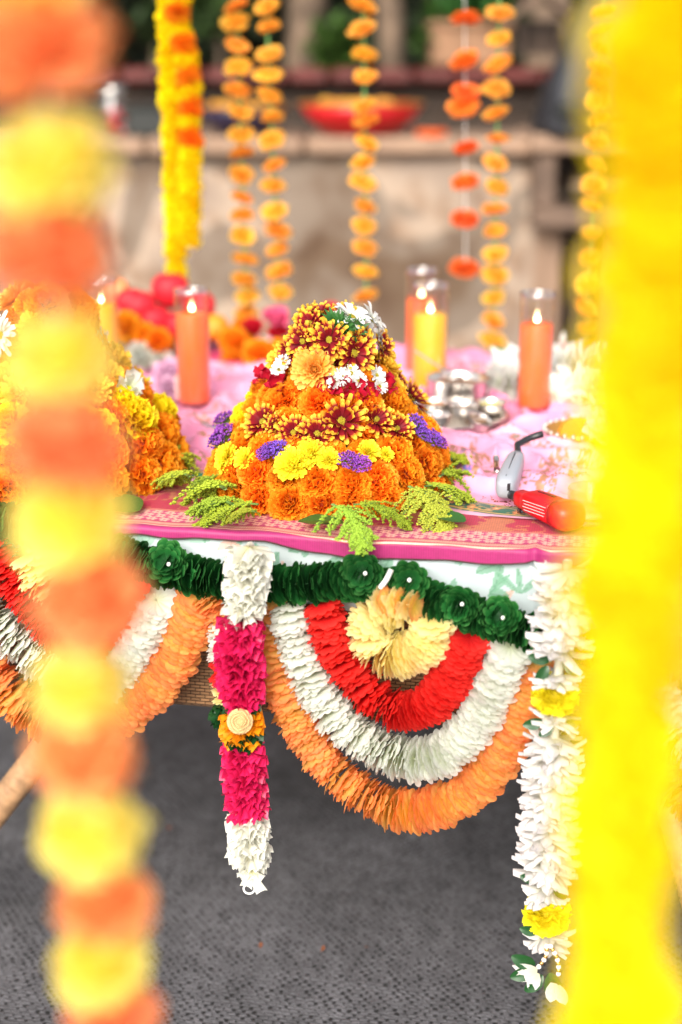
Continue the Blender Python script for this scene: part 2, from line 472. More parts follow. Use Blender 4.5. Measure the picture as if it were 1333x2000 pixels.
def disc_mesh(name, mt, n=12, cup=0.12, ruffle=0.10, seed=0, layers=2):
    """a pressed cloth flower with a scalloped edge, as strung in the swags"""
    g = G(); r = random.Random(seed)
    for ly in range(layers):
        th = np.linspace(0, 2 * PI, n * 8, endpoint=False)
        ph = r.uniform(0, 6)
        sc = 1.0 - 0.13 * ly
        lob = np.abs(np.sin(n / 2 * th + ph))
        per = lob ** 0.45
        cell = np.floor((n / 2 * th + ph) / PI)
        cr = np.array([random.Random(int(c) * 7 + seed * 31 + ly).uniform(-1, 1) for c in cell])
        irr = 1 + 0.05 * np.sin(2 * th + r.uniform(0, 6)) + 0.035 * cr
        k2, k3 = r.uniform(0, 6), r.uniform(0, 6)
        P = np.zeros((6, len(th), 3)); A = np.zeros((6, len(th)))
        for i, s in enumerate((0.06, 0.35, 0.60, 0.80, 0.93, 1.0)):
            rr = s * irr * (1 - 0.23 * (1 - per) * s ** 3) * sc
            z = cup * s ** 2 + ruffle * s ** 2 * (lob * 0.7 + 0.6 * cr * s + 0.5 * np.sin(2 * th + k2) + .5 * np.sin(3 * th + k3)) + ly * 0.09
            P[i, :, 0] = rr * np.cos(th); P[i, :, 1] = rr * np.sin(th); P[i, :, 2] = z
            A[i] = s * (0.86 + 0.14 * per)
        g.grid(P, A, cv=True)
    return g.mesh(name, mt)

def ribbon_ring_mesh(name, mt, n=15, spike=False, seed=0):
    g = G(); random.seed(seed)
    for k in range(n):
        az = 2 * PI * (k + U(-.3, .3)) / n
        el = U(-.15, .5)
        if spike:
            add_petal(g, az, U(-.05, .45), U(.85, 1.12), U(.20, .30), r0=0.05, nl=5, nw=5, curl=U(-.3, .15), cup=U(.3, .9), shape='point', twist=U(-.5, .5))
        else:
            f = math.exp(-((az - 1.5 * PI) / 0.4) ** 2)
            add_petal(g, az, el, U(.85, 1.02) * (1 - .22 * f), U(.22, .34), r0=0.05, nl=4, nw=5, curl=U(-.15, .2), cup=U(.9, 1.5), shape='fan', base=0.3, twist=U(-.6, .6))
    return g.mesh(name, mt)

def mum_mesh(name, mt, rings, L=1.0, W=0.11, r0=0.16, shape='long', droop=0.0, nl=5):
    g = G()
    for (n, el, ls) in rings:
        off = U(0, 6)
        for k in range(n):
            add_petal(g, off + 2 * PI * (k + U(-.25, .25)) / n, el + U(-.12, .12), L * ls * U(.86, 1.05) - r0, W * U(.85, 1.15), r0=r0, nl=nl, nw=3, curl=U(-.1, .35) + droop, cup=U(.3, .8), shape=shape, base=0.45, twist=U(-.25, .25))
    return g.mesh(name, mt)

def centre_mesh(name, mt, r=0.22, h=0.16):
    g = G()
    prof = [(r * math.cos(a), h * math.sin(a)) for a in np.linspace(0, PI / 2, 6)]
    g.lathe(prof, 14)
    for k in range(40):
        f = math.sqrt((k + .5) / 40); a = k * 2.4
        g.ball((r * f * math.cos(a), r * f * math.sin(a), h * math.sqrt(max(0, 1 - f * f)) + 0.005), r * 0.11, 4, 5)
    return g.mesh(name, mt)

def rose_mesh(name, mt, n=26):
    g = G()
    for k in range(n):
        f = k / n
        add_petal(g, k * 2.4, R(85 - 75 * f) + U(-.1, .1), 0.35 + 0.6 * f, 0.25 + 0.30 * f, r0=0.05 + 0.1 * f, nl=5, nw=5, curl=-0.1 + U(0, .3) * f, cup=0.9 - 0.4 * f, shape='round', base=0.6)
    return g.mesh(name, mt)

def statice_mesh(name, mts):
    g = G()
    for k in range(46):
        f = math.sqrt((k + .5) / 46); a = k * 2.4
        c = np.array((f * math.cos(a), f * math.sin(a), 0.55 * math.sqrt(max(0, 1 - f * f)) + U(-.15, .15)))
        sub = G()
        for j in range(6):
            add_petal(sub, j * PI / 3 + U(-.3, .3), U(.4, 1.0), U(.13, .2), 0.085, nl=3, nw=3, wav=.5, shape='fan', base=.3)
        tilt = Matrix.Rotation(U(-.6, .6), 3, 'X') @ Matrix.Rotation(U(-.6, .6), 3, 'Y')
        V = np.concatenate(sub.V) @ np.array(tilt) + c
        g.add(V, sub.F, np.concatenate(sub.A), 0)
        g.tube([(c[0] * .5, c[1] * .5, -0.3), tuple(c)], 0.03, 4, m=1)
    return g.mesh(name, mts)

def sprig_mesh(name, seed):
    """goldenrod spray along +x with arching side branches covered in tiny buds; returns stem mesh and blossom mesh"""
    random.seed(seed)
    gs, gb = G(), G()
    def bud(p, r):
        p = np.array(p); d = np.array(((1, 0, 0), (-1, 0, 0), (0, 1, 0), (0, -1, 0), (0, 0, 1.3), (0, 0, -1))) * r
        gb.add(p + d, [(0, 2, 4), (2, 1, 4), (1, 3, 4), (3, 0, 4), (2, 0, 5), (1, 2, 5), (3, 1, 5), (0, 3, 5)], [0.9, .9, .9, .9, 1, .2])
    def spine(p0, d, L, n, sag):
        pts = [Vector(p0)]; d = Vector(d).normalized()
        for i in range(n):
            d = (d + Vector((U(-.05, .05), U(-.05, .05), -sag))).normalized()
            pts.append(pts[-1] + d * L / n)
        return pts
    main = spine((0, 0, 0), (1, 0, .35), 1.0, 9, 0.11)
    gs.tube(main, [0.02 * (1 - i / 12) for i in range(len(main))], 5)
    for i, p in enumerate(main[1:], 1):
        for side in (-1, 1, 0):
            for rep in range(2):
                dd = main[min(i, 8) + 1 if i < 9 else 9] - main[i - 1]
                dd.normalize()
                br = spine(p, dd * U(.7, 1.1) + Vector((0, side * U(.5, 1.1), U(.1, .6))), U(.26, .50) * (1.15 - i / 12), 8, U(.10, .28))
                gs.tube(br, 0.006, 3, caps=False)
                for j, q in enumerate(br[1:]):
                    for z in range(5):
                        bud(q + Vector((U(-.022, .022), U(-.022, .022), U(-.02, .025))), U(.012, .021))
    for p in main[4:]:
        for z in range(6): bud(p + Vector((U(-.03, .03), U(-.03, .03), U(-.02, .03))), U(.012, .02))
    return gs.mesh(name + '_stem', M['stem'], True), gb.mesh(name + '_buds', M['sprig'], False)

MG = [marigold_mesh('marigold_bloom', M['marigold'], 190, (4, 5)) for _ in range(4)]
MGY = [marigold_mesh('yellow_marigold_bloom', M['marigold_y'], 170, (4, 4)) for _ in range(2)]
MGS = [marigold_mesh('string_marigold', M['marigold_s'], 70, (3, 3)) for _ in range(3)]
MGR = [marigold_mesh('red_marigold', M['marigold_r'], 70, (3, 3)) for _ in range(2)]
NEARO = [marigold_mesh('orange_pompom', M['near_orange'], 110, (3, 3)) for _ in range(2)]
NEARY = [marigold_mesh('yellow_pompom', M['near_yellow'], 110, (3, 3)) for _ in range(2)]
DEEPY = [marigold_mesh('deep_yellow_pompom', M['deep_yellow'], 110, (3, 3)) for _ in range(2)]
BI = [mum_mesh('maroon_gold_mum', M['bicolor'], [(15, R(4), 1.08), (14, R(20), 1.0), (10, R(40), .8)], W=0.10) for _ in range(4)]
BRONZE = mum_mesh('bronze_mum', M['bronze'], [(24, R(2), 1.0), (24, R(16), .95), (22, R(32), .85), (20, R(48), .7), (16, R(62), .55), (12, R(76), .42)], W=0.11, r0=.05)
GOLD = mum_mesh('gold_mum', M['mum_gold'], [(24, R(2), 1.0), (24, R(18), .92), (22, R(34), .8), (18, R(52), .62), (12, R(70), .45)], W=0.11, r0=.05)
YEL = [mum_mesh('yellow_mum', M['mum_yellow'], [(18, R(0), 1.0), (18, R(18), .92), (16, R(36), .8), (14, R(55), .62), (10, R(72), .45)], W=0.14, r0=.05) for _ in range(2)]
DAISY = mum_mesh('white_daisy', M['petal_white'], [(13, R(8), 1.0), (12, R(20), .9)], W=0.14, r0=.18)
LONGD = mum_mesh('long_white_daisy', M['petal_white'], [(14, R(20), 1.0), (12, R(34), .92)], W=0.12, r0=.12, droop=-.5, nl=6)
CEN = centre_mesh('mum_centre', M['centre'])
ROSE = {k: rose_mesh('rose_' + k, M[k]) for k in ('rose_red', 'rose_pink', 'lilac', 'petal_white', 'silk_white')}
STAT = [statice_mesh('statice_head', [M['purple'], M['stem']]) for _ in range(2)]
ALS = mum_mesh('crimson_lily', M['crimson'], [(3, R(30), 1.0), (3, R(50), .95)], W=0.36, r0=.05, shape='round')
SPR = [sprig_mesh('goldenrod', s) for s in (11, 12, 13)]
random.seed(21)

# ------------------------------------------------------------------ setting
def floor_material():
    m, nt, N, L, b = newmat('woven_rug')
    tc = N.new('ShaderNodeTexCoord')
    n0 = N.new('ShaderNodeTexNoise'); n0.inputs['Scale'].default_value = 14; n0.inputs['Detail'].default_value = 5; n0.inputs['Roughness'].default_value = .7
    L.new(tc.outputs['Object'], n0.inputs['Vector'])
    vm = N.new('ShaderNodeVectorMath'); vm.operation = 'MULTIPLY_ADD'
    vm.inputs[1].default_value = (.016, .012, 0)
    L.new(n0.outputs['Color'], vm.inputs[0]); L.new(tc.outputs['Object'], vm.inputs[2])
    mp = N.new('ShaderNodeMapping'); mp.inputs['Rotation'].default_value = (0, 0, R(12))
    L.new(vm.outputs[0], mp.inputs[0])
    sp = N.new('ShaderNodeSeparateXYZ'); L.new(mp.outputs[0], sp.inputs[0])
    def ma(op, a, b=None, c=None):
        q = N.new('ShaderNodeMath'); q.operation = op
        for k, v in enumerate((a, b, c)):
            if v is None: continue
            if isinstance(v, (int, float)): q.inputs[k].default_value = v
            else: L.new(v, q.inputs[k])
        return q.outputs[0]
    ry = ma('DIVIDE', sp.outputs['Y'], .0080)
    row = ma('FLOOR', ry)
    rj = ma('FRACT', ma('MULTIPLY', ma('SINE', ma('MULTIPLY', row, 12.9898)), 437.5))
    xs = ma('ADD', ma('ADD', ma('DIVIDE', sp.outputs['X'], .0150), ma('MULTIPLY', row, .5)), ma('MULTIPLY', rj, .25))
    fx = ma('ABSOLUTE', ma('SUBTRACT', ma('FRACT', xs), .5)); fy = ma('ABSOLUTE', ma('SUBTRACT', ma('FRACT', ry), .5))
    cj = ma('FRACT', ma('MULTIPLY', ma('SINE', ma('ADD', ma('MULTIPLY', ma('FLOOR', xs), 7.77), ma('MULTIPLY', row, 3.31))), 917.3))
    dd = ma('SQRT', ma('ADD', ma('POWER', ma('DIVIDE', fx, .22), 2), ma('POWER', ma('DIVIDE', fy, .40), 2)))
    ho = N.new('ShaderNodeMapRange'); ho.interpolation_type = 'SMOOTHSTEP'; ho.inputs['From Min'].default_value = .7; ho.inputs['From Max'].default_value = 1.4
    L.new(ma('ADD', dd, ma('MULTIPLY', cj, .85)), ho.inputs['Value'])
    gap = N.new('ShaderNodeMapRange'); gap.interpolation_type = 'SMOOTHSTEP'; gap.inputs['From Min'].default_value = .5; gap.inputs['From Max'].default_value = .30; gap.inputs['To Min'].default_value = .62
    L.new(fy, gap.inputs['Value'])
    hv = ma('MULTIPLY', ho.outputs[0], gap.outputs[0])
    st = N.new('ShaderNodeMapping'); st.inputs['Scale'].default_value = (90, 480, 1); L.new(mp.outputs[0], st.inputs[0])
    br = N.new('ShaderNodeMix'); br.data_type = 'RGBA'; br.inputs[6].default_value = (.014, .013, .014, 1); br.inputs[7].default_value = (.100, .097, .106, 1)
    L.new(hv, br.inputs[0])
    n1 = N.new('ShaderNodeTexNoise'); n1.inputs['Scale'].default_value = 3.5; n1.inputs['Detail'].default_value = 6
    L.new(tc.outputs['Object'], n1.inputs['Vector'])
    r1 = N.new('ShaderNodeMapRange'); r1.inputs['From Min'].default_value = .3; r1.inputs['From Max'].default_value = .7; r1.inputs['To Min'].default_value = .66; r1.inputs['To Max'].default_value = 1.25
    L.new(n1.outputs['Fac'], r1.inputs['Value'])
    n3 = N.new('ShaderNodeTexNoise'); n3.inputs['Scale'].default_value = 1; n3.inputs['Detail'].default_value = 2
    L.new(st.outputs[0], n3.inputs['Vector'])
    r3 = N.new('ShaderNodeMapRange'); r3.inputs['From Min'].default_value = .3; r3.inputs['From Max'].default_value = .7; r3.inputs['To Min'].default_value = .40; r3.inputs['To Max'].default_value = 1.6
    L.new(n3.outputs['Fac'], r3.inputs['Value'])
    n4 = N.new('ShaderNodeTexNoise'); n4.inputs['Scale'].default_value = 28; n4.inputs['Detail'].default_value = 4
    L.new(mp.outputs[0], n4.inputs['Vector'])
    mm0 = ma('MULTIPLY', r1.outputs[0], ma('MULTIPLY_ADD', n4.outputs['Fac'], 1.3, .35))
    mm = N.new('ShaderNodeMath'); mm.operation = 'MULTIPLY'; L.new(mm0, mm.inputs[0]); L.new(r3.outputs[0], mm.inputs[1])
    h = N.new('ShaderNodeHueSaturation'); L.new(br.outputs[2], h.inputs['Color']); L.new(mm.outputs[0], h.inputs['Value'])
    L.new(h.outputs[0], b.inputs['Base Color'])
    b.inputs['Roughness'].default_value = .75
    ad = N.new('ShaderNodeMath'); ad.operation = 'MULTIPLY_ADD'; ad.inputs[1].default_value = .5; L.new(n3.outputs['Fac'], ad.inputs[0]); L.new(hv, ad.inputs[2])
    bp = N.new('ShaderNodeBump'); bp.inputs['Strength'].default_value = .9; bp.inputs['Distance'].default_value = .003
    L.new(ad.outputs[0], bp.inputs['Height']); L.new(bp.outputs[0], b.inputs['Normal'])
    return m

M['earth'] = mat('packed_earth', (0.16, 0.12, 0.085), 0.9, noise=.4, nscale=3, bump=.6, bscale=30)
g = G(); g.add([(-60, -60, 0), (60, -60, 0), (60, 60, 0), (-60, 60, 0)], [(0, 1, 2, 3)])
o = put('ground', g.mesh('ground', M['earth'], False)); tag(o, kind='structure')
g = G(); g.box((0, 1.6, 0.006), (5.6, 5.6, 0.010), 0)
o = put('rug', g.mesh('rug', floor_material(), False)); tag(o, 'large grey flatwoven outdoor rug spread under the table', 'rug')

for k, (px, py, lab) in enumerate([(628, 1858, 'tiny rust petal on the rug at the middle of the bottom'), (508, 1852, 'rust petal on the rug just below the ribbon garland'), (300, 1830, 'rust petal on the rug beside the lowest orange pompoms'), (720, 1850, 'rust petal fallen on the rug nearest the pearl strings'), (330, 1620, 'dark petal on the rug left of the ribbon garland')]):
    p = onZ(px, py, .0125); g = G(); add_petal(g, U(0, 6.28), .1, U(.007, .012), U(.002, .0035), nl=4, nw=3, cup=.5, curl=.2, wav=.3)
    o = put('fallen_petal', g.mesh('fallen_petal', M['fallen']), None, Matrix.Translation(p)); tag(o, lab, 'petal', 'fallen petals on the rug')
# stucco wall with stone ledge
def wall_material():
    m, nt, N, L, b = newmat('weathered_sunpatch_stucco')
    tc = N.new('ShaderNodeTexCoord')
    n = N.new('ShaderNodeTexNoise'); n.inputs['Scale'].default_value = 2.1; n.inputs['Detail'].default_value = 3; n.inputs['Distortion'].default_value = .7
    L.new(tc.outputs['Object'], n.inputs['Vector'])
    r = N.new('ShaderNodeValToRGB'); e = r.color_ramp.elements
    e[0].position = .36; e[0].color = (.12, .075, .045, 1); e[1].position = .44; e[1].color = (.18, .135, .10, 1)
    x = e.new(.515); x.color = (.19, .145, .11, 1); x = e.new(.535); x.color = (.36, .27, .20, 1); x = e.new(.66); x.color = (.26, .195, .15, 1)  # the pale peach stops paint sunlit patches into the plaster colour
    L.new(n.outputs['Fac'], r.inputs['Fac'])
    n2 = N.new('ShaderNodeTexNoise'); n2.inputs['Scale'].default_value = 9; n2.inputs['Detail'].default_value = 6
    L.new(tc.outputs['Object'], n2.inputs['Vector'])
    r2 = N.new('ShaderNodeValToRGB'); e = r2.color_ramp.elements
    e[0].position = .38; e[0].color = (.50, .34, .22, 1); e[1].position = .52; e[1].color = (1, 1, 1, 1)
    L.new(n2.outputs['Fac'], r2.inputs['Fac'])
    mx = N.new('ShaderNodeMix'); mx.data_type = 'RGBA'; mx.blend_type = 'MULTIPLY'; mx.inputs[0].default_value = .55
    L.new(r.outputs[0], mx.inputs[6]); L.new(r2.outputs[0], mx.inputs[7]); L.new(mx.outputs[2], b.inputs['Base Color'])
    b.inputs['Roughness'].default_value = .9
    bp = N.new('ShaderNodeBump'); bp.inputs['Strength'].default_value = .5; bp.inputs['Distance'].default_value = .01
    L.new(n2.outputs['Fac'], bp.inputs['Height']); L.new(bp.outputs[0], b.inputs['Normal'])
    return m
M['stucco'] = wall_material()
M['ledge'] = mat('tan_stone', (.30, .19, .125), .8, noise=.3, nscale=6, bump=.5, bscale=60)
M['maroon'] = mat('maroon_glazed_tile', (.11, .014, .010), .5, noise=.4, nscale=10)
M['darkwood'] = mat('dark_brown_wood', (.045, .024, .013), .7, noise=.4, nscale=12)
M['clay'] = mat('brown_clay', (.28, .15, .08), .8, noise=.3, nscale=8)
M['greywood'] = mat('weathered_wood', (.15, .095, .065), .8, noise=.4, nscale=10)
M['leaf_shade'] = mat('deep_garden_leaf', (.016, .026, .009), .6, noise=.4, nscale=10)
M['bark'] = mat('bark', (.20, .135, .09), .9, noise=.6, nscale=7, bump=1.0, bscale=30)
M['bark_pale'] = mat('pale_bark', (.30, .20, .13), .9, noise=.5, nscale=5, bump=1.0, bscale=25)
M['cover'] = mat('black_canvas', (.018, .019, .024), .6, noise=.3, nscale=12, bump=.4, bscale=20)
M['redbowl'] = mat('red_enamel', (.52, .006, .010), .35, noise=.15, nscale=20)
M['bluebowl'] = mat('dark_blue_glaze', (.022, .016, .045), .3, noise=.3, nscale=15)
M['blackbox'] = mat('black_lacquer', (.010, .012, .010), .35)
M['goldrim'] = mat('gold_rim', (.55, .25, .05), .4, metal=.6)

WY = 5.0
w = thing('stucco_wall', 'low weathered plaster wall with brown stains and painted sunlit patches behind the table', 'wall', (0, WY, 0))
zl = onY(666, 268, WY).z           # ledge top
g = G(); P = []
nx, nz = 90, 24
X, Z = np.meshgrid(np.linspace(-3.2, 0.71, nx), np.linspace(0, zl - .062, nz), indexing='ij')
Y = WY + .035 * fbm(X * 2.2 + 9, Z * 2.2, 3) + .006 * fbm(X * 15, Z * 15, 8)
g.grid(np.stack([X, Y, Z], -1)); g.box((-1.245, WY + .25, (zl - .064) / 2), (3.9, .4, zl - .064))
put('wall_face', g.mesh('wall_face', M['stucco']), w)
x = -3.25; k = 0
while x < .68:
    wd = U(.5, .75); wd = min(wd, .70 - x)
    g = G(); g.box((x + wd / 2, WY + .20, zl - .03 + U(-.003, .003)), (wd - .008, .50, .06), bev=.012)
    put('coping_stone', g.mesh('coping_stone', M['ledge'], False), w); x += wd
# masonry pier on the right with a niche shelf
p = thing('garden_pier', 'brown timber and stone pier with an open niche right of the plaster wall', 'pier', (.95, WY, 0))
zt = onY(1100, 262, WY - .1).z; zb = onY(1100, 425, WY - .1).z
xl = onY(1046, 350, WY - .1).x; xr = xl + .62
g = G(); g.box(((xl + xr) / 2, WY + .10, zt - .03), (xr - xl + .04, .48, .06), bev=.01); put('shelf_top', g.mesh('shelf_top', M['ledge'], False), p)
g = G(); g.box(((xl + xr) / 2, WY + .10, zb), (xr - xl, .44, .07), bev=.008); put('shelf_base', g.mesh('shelf_base', M['greywood'], False), p)
for xx in (xl + .035, xr - .035):
    g = G(); g.box((xx, WY + .10, (zt - .06 + zb + .035) / 2), (.07, .42, zt - zb - .1), bev=.006); put('side_post', g.mesh('side_post', M['greywood'], False), p)
g = G(); g.box(((xl + xr) / 2, WY + .26, (zt + zb) / 2), (xr - xl - .15, .03, zt - zb - .12)); put('back_panel', g.mesh('back_panel', M['darkwood'], False), p)
g = G(); g.box(((xl + xr) / 2 + .03, WY + .06, (zt + zb) / 2 - .03), (xr - xl - .2, .28, .025)); put('shelf', g.mesh('shelf', M['greywood'], False), p)
for xx, mt in ((xl + .07, 'ledge'), (xl + .20, 'darkwood'), (xl + .33, 'greywood'), (xr - .08, 'darkwood')):
    g = G(); g.box((xx, WY + .16, (zb - .035) / 2), (.10, .28, zb - .037), bev=.006); put('base_post', g.mesh('base_post', M[mt], False), p)

# second tier with maroon tiles
SY = 5.75
zz = onY(666, 132, SY).z
t2 = thing('tiled_planter_wall', 'dark timber faced planter wall topped with maroon glazed tiles', 'wall', (0, SY, 0))
x = -2.6
for k in range(30):
    wd = .16
    g = G(); g.box((x + wd / 2, SY, zz - .03 + U(-.002, .002)), (wd - .007, .30, .055), bev=.014)
    if x < .85: put('tile', g.mesh('tile', M['maroon'], False), t2)
    x += wd
for k in range(9):
    g = G(); zc = zz - .11 - k * .135; g.box((-.85, SY + .02 + (k % 2) * .012, zc), (3.4, .06, .125), bev=.008)
    if zc > .05: put('plank', g.mesh('plank', M['darkwood'], False), t2)
g = G(); g.box((0, SY + .9, .55), (8, 1.6, 1.1))
o = put('soil_bank', g.mesh('soil_bank', M['earth'], False)); tag(o, kind='structure')

# things on the ledge
def bowl_obj(name, label, px, py_base, y, rpx, hpx, mt, rimmat=None, cat='bowl', group=None):
    b = onY(px, py_base, y); sc = (b - CAM).dot(FW) / F
    r = rpx * sc; h = hpx * sc
    t = thing(name, label, cat, (b.x, b.y, b.z), group)
    g = G(); pr = [(0, .004), (r * .42, 0), (r * .5, .004), (r * .68, h * .25), (r * .85, h * .55), (r, h), (r * .965, h), (r * .82, h * .57), (r * .6, h * .25), (0, h * .15)]
    g.lathe(pr, 40); put('bowl_body', g.mesh('bowl_body', mt), t, Matrix.Translation(b))
    if rimmat:
        g = G(); g.lathe([(r * .995, h - .004), (r * 1.02, h), (r * .995, h + .006), (r * .95, h + .002)], 40)
        put('rim', g.mesh('rim', rimmat), t, Matrix.Translation(b))
    return t, b, r, h
LY = WY + .12
t, b, r_, h_ = bowl_obj('serving_bowl', 'wide red bowl with a gilded rim on the wall ledge', 705, 266, LY, 122, 62, M['redbowl'], M['goldrim'])
for k in range(26):
    a = U(0, 6.28); q = math.sqrt(U(0, .8)) * r_ * .8
    pp = b + Vector((q * math.cos(a), q * math.sin(a), h_ * .80 + U(0, .01)))
    put('loose_marigold', MGS[k % 3], t, frame(pp, (U(-.3, .3), U(-.3, .3), 1), .03))
t, b, r_, h_ = bowl_obj('serving_bowl', 'wide dark blue bowl beside the red bowl on the wall ledge', 475, 264, LY, 88, 54, M['bluebowl'], M['goldrim'])
for k in range(16):
    a = U(0, 6.28); q = math.sqrt(U(0, .8)) * r_ * .8
    pp = b + Vector((q * math.cos(a), q * math.sin(a), h_ * .80 + U(0, .01)))
    put('loose_marigold', MGS[k % 3], t, frame(pp, (U(-.3, .3), U(-.3, .3), 1), .03))
g = G()
b = onY(292, 264, LY); t = thing('black_box', 'black lidded box on the ledge behind the yellow garland', 'box', b)
g.box((0, 0, .045), (.135, .12, .09), bev=.006); put('box_body', g.mesh('box_body', M['blackbox'], False), t, Matrix.Translation(b))
g = G(); g.box((0, 0, .098), (.145, .13, .014), bev=.004); put('lid', g.mesh('lid', M['blackbox'], False), t, Matrix.Translation(b))
b = onY(224, 262, LY - .03); t = thing('glass_jar', 'clear glass jar of red sweets at the far left of the ledge', 'jar', b)
g = G(); g.lathe([(0, 0), (.05, 0), (.055, .01), (.055, .10), (.044, .12), (.044, .135)], 24); put('jar_body', g.mesh('jar_body', M['glass']), t, Matrix.Translation(b))
g = G(); g.lathe([(0, .135), (.048, .135), (.048, .155), (.02, .165), (0, .166)], 24); put('lid', g.mesh('lid', M['steel']), t, Matrix.Translation(b))
g = G()
for k in range(30):
    a = U(0, 6.28); q = U(0, .036); g.ball((q * math.cos(a), q * math.sin(a), U(.012, .08)), .011, 5, 6)
put('sweets', g.mesh('sweets', M['redbowl']), t, Matrix.Translation(b), kind='stuff')
b = onY(842, 270, LY - .12); t = thing('red_dish', 'small shallow bright red dish on the ledge right of the red bowl', 'dish', b)
g = G(); g.lathe([(0, .002), (.035, 0), (.05, .006), (.056, .026), (.052, .026), (.044, .01), (0, .008)], 28); put('dish_body', g.mesh('dish_body', M['marigold_r']), t, Matrix.Translation(b))

# planter and birdhouse on the second tier, black covered seat
b = onY(915, 128, SY + .12); t = thing('planter_box', 'square brown clay planter box standing on the maroon tiles', 'planter', b)
g = G(); g.box((0, 0, .07), (.30, .2, .14), bev=.01); put('pot', g.mesh('pot', M['clay'], False), t, Matrix.Translation(b))
g = G(); g.box((0, 0, .15), (.33, .23, .03), bev=.01); put('pot_rim', g.mesh('pot_rim', M['clay'], False), t, Matrix.Translation(b))
def leafclump(name, n, r, mt, seed, sz=.05, hgt=1.0):
    random.seed(seed); g = G()
    for k in range(n):
        v = Vector((random.gauss(0, .5), random.gauss(0, .5), random.gauss(0, .5) * hgt)) * r
        az, el = U(0, 6.28), U(-.7, 1.2)
        sub = G(); add_petal(sub, az, el, U(.7, 1.3) * sz, sz * .35, nl=3, nw=3, curl=U(-.4, .1), cup=.3, shape='point')
        g.add(np.concatenate(sub.V) + np.array(v), sub.F, np.concatenate(sub.A))
    return g.mesh(name, mt)
put('foliage', leafclump('planter_foliage', 160, .13, M['leaf'], 3, .07), t, Matrix.Translation(b + Vector((0, 0, .25))), kind='stuff')
b = onY(1050, 108, SY + .1); t = thing('birdhouse', 'small pitched roof wooden birdhouse beside the clay planter', 'birdhouse', b)
g = G(); w_, h_ = .16, .13
for s in (-1, 1):
    g.add([(0, -.1, h_ + .09), (0, .1, h_ + .09), (s * .13, .1, h_ - .01), (s * .13, -.1, h_ - .01), (0, -.1, h_ + .11), (0, .1, h_ + .11), (s * .145, .1, h_ + .005), (s * .145, -.1, h_ + .005)],
          [(0, 1, 2, 3), (4, 5, 6, 7), (0, 3, 7, 4), (1, 2, 6, 5), (3, 2, 6, 7)])
put('roof', g.mesh('roof', M['greywood'], False), t, Matrix.Translation(b))
g = G(); g.box((-.078, 0, h_ / 2), (.016, .15, h_)); g.box((.078, 0, h_ / 2), (.016, .15, h_)); g.box((0, .07, h_ / 2), (.14, .012, h_)); g.box((0, 0, .006), (.14, .13, .012))
put('walls', g.mesh('walls', M['darkwood'], False), t, Matrix.Translation(b))
b = onY(1160, 262, WY - .02); t = thing('covered_grill', 'bulky grill under a creased black canvas cover on the pier', 'grill', b)
g = G()
P = np.zeros((14, 28, 3))
for i, (rr, z) in enumerate([(0, 0), (.20, 0), (.21, .03), (.205, .10), (.215, .16), (.20, .22), (.19, .28), (.185, .34), (.17, .40), (.14, .46), (.10, .50), (.06, .52), (.03, .525), (0, .53)]):
    th = np.linspace(0, 2 * PI, 28, endpoint=False)
    w2 = 1 + .05 * np.sin(5 * th + i * .4) + .03 * np.sin(9 * th + i)
    P[i] = np.stack([rr * w2 * np.sign(np.cos(th)) * np.abs(np.cos(th)) ** .7 + .12 * (z / .53), .8 * rr * w2 * np.sign(np.sin(th)) * np.abs(np.sin(th)) ** .7, np.full(28, z)], -1)
g.grid(P, cv=True)
put('cover', g.mesh('cover', M['cover']), t, Matrix.Translation(b))
g = G(); g.box((.0, -.02, .05), (.30, .33, .05), bev=.01); put('strap', g.mesh('strap', M['blackbox'], False), t, Matrix.Translation(b + Vector((0, 0, .03))))

# garden trees and hedge
def tree(x, y, r, mt, label, lean=0.0, h=3.4, seed=0):
    random.seed(seed)
    t = thing('garden_tree', label, 'tree', (x, y, 0), 'trees behind the wall')
    pts = [Vector((x + lean * z + .04 * math.sin(z * 3 + seed), y, z)) for z in np.linspace(0, h, 12)]
    g = G(); g.tube(pts, [r * (1.25 if i == 0 else 1 - .4 * i / 11) * (1 + .08 * math.sin(i * 2.1 + seed)) for i in range(12)], 14)
    for k in range(4):
        a = U(0, 6.28); p0 = pts[7 + k]; g.tube([p0, p0 + Vector((.4 * math.cos(a), .4 * math.sin(a), .4)), p0 + Vector((.8 * math.cos(a), .8 * math.sin(a), .6))], [r * .35, r * .25, r * .1], 7)
    put('trunk', g.mesh('trunk', mt), t)
    put('crown', leafclump('crown', 1500, 1.0, M['leaf_shade'], seed + 50, .14, .6), t, Matrix.Translation(pts[-1]))
tree(-1.28, 6.9, .17, M['bark_pale'], 'stout pale trunked tree at the left end behind the wall', .02, seed=1)
tree(-.78, 7.1, .10, M['bark_pale'], 'slim pale tree between the yellow garland and the bowls', -.02, seed=2)
tree(-.25, 7.4, .11, M['bark'], 'dark trunked tree rising behind the marigold strings', .03, seed=3)
tree(.22, 7.2, .07, M['bark'], 'thin dark tree right of the middle marigold string', -.01, seed=4)
tree(.98, 7.3, .14, M['bark'], 'thick dark tree behind the birdhouse', .02, seed=5)
def hedge():
    random.seed(5); g = G()
    for k in range(16000):
        x = U(-5.5, 5.5); z = U(.6, 3.4); y = 8.2 + U(-.5, .5) + .3 * math.sin(x * 1.7) + .2 * math.sin(z * 3 + x)
        s = U(.07, .13); az, el = U(0, 6.28), U(-.8, .8)
        d = Vector((math.cos(az) * math.cos(el), math.sin(az) * math.cos(el), math.sin(el))); n = d.orthogonal().normalized()
        p = Vector((x, y, z))
        g.add([p - d * s, p + n * s * .4, p + d * s, p - n * s * .4], [(0, 1, 2, 3)])
    return g.mesh('hedge_leaves', M['leaf_shade'], False)
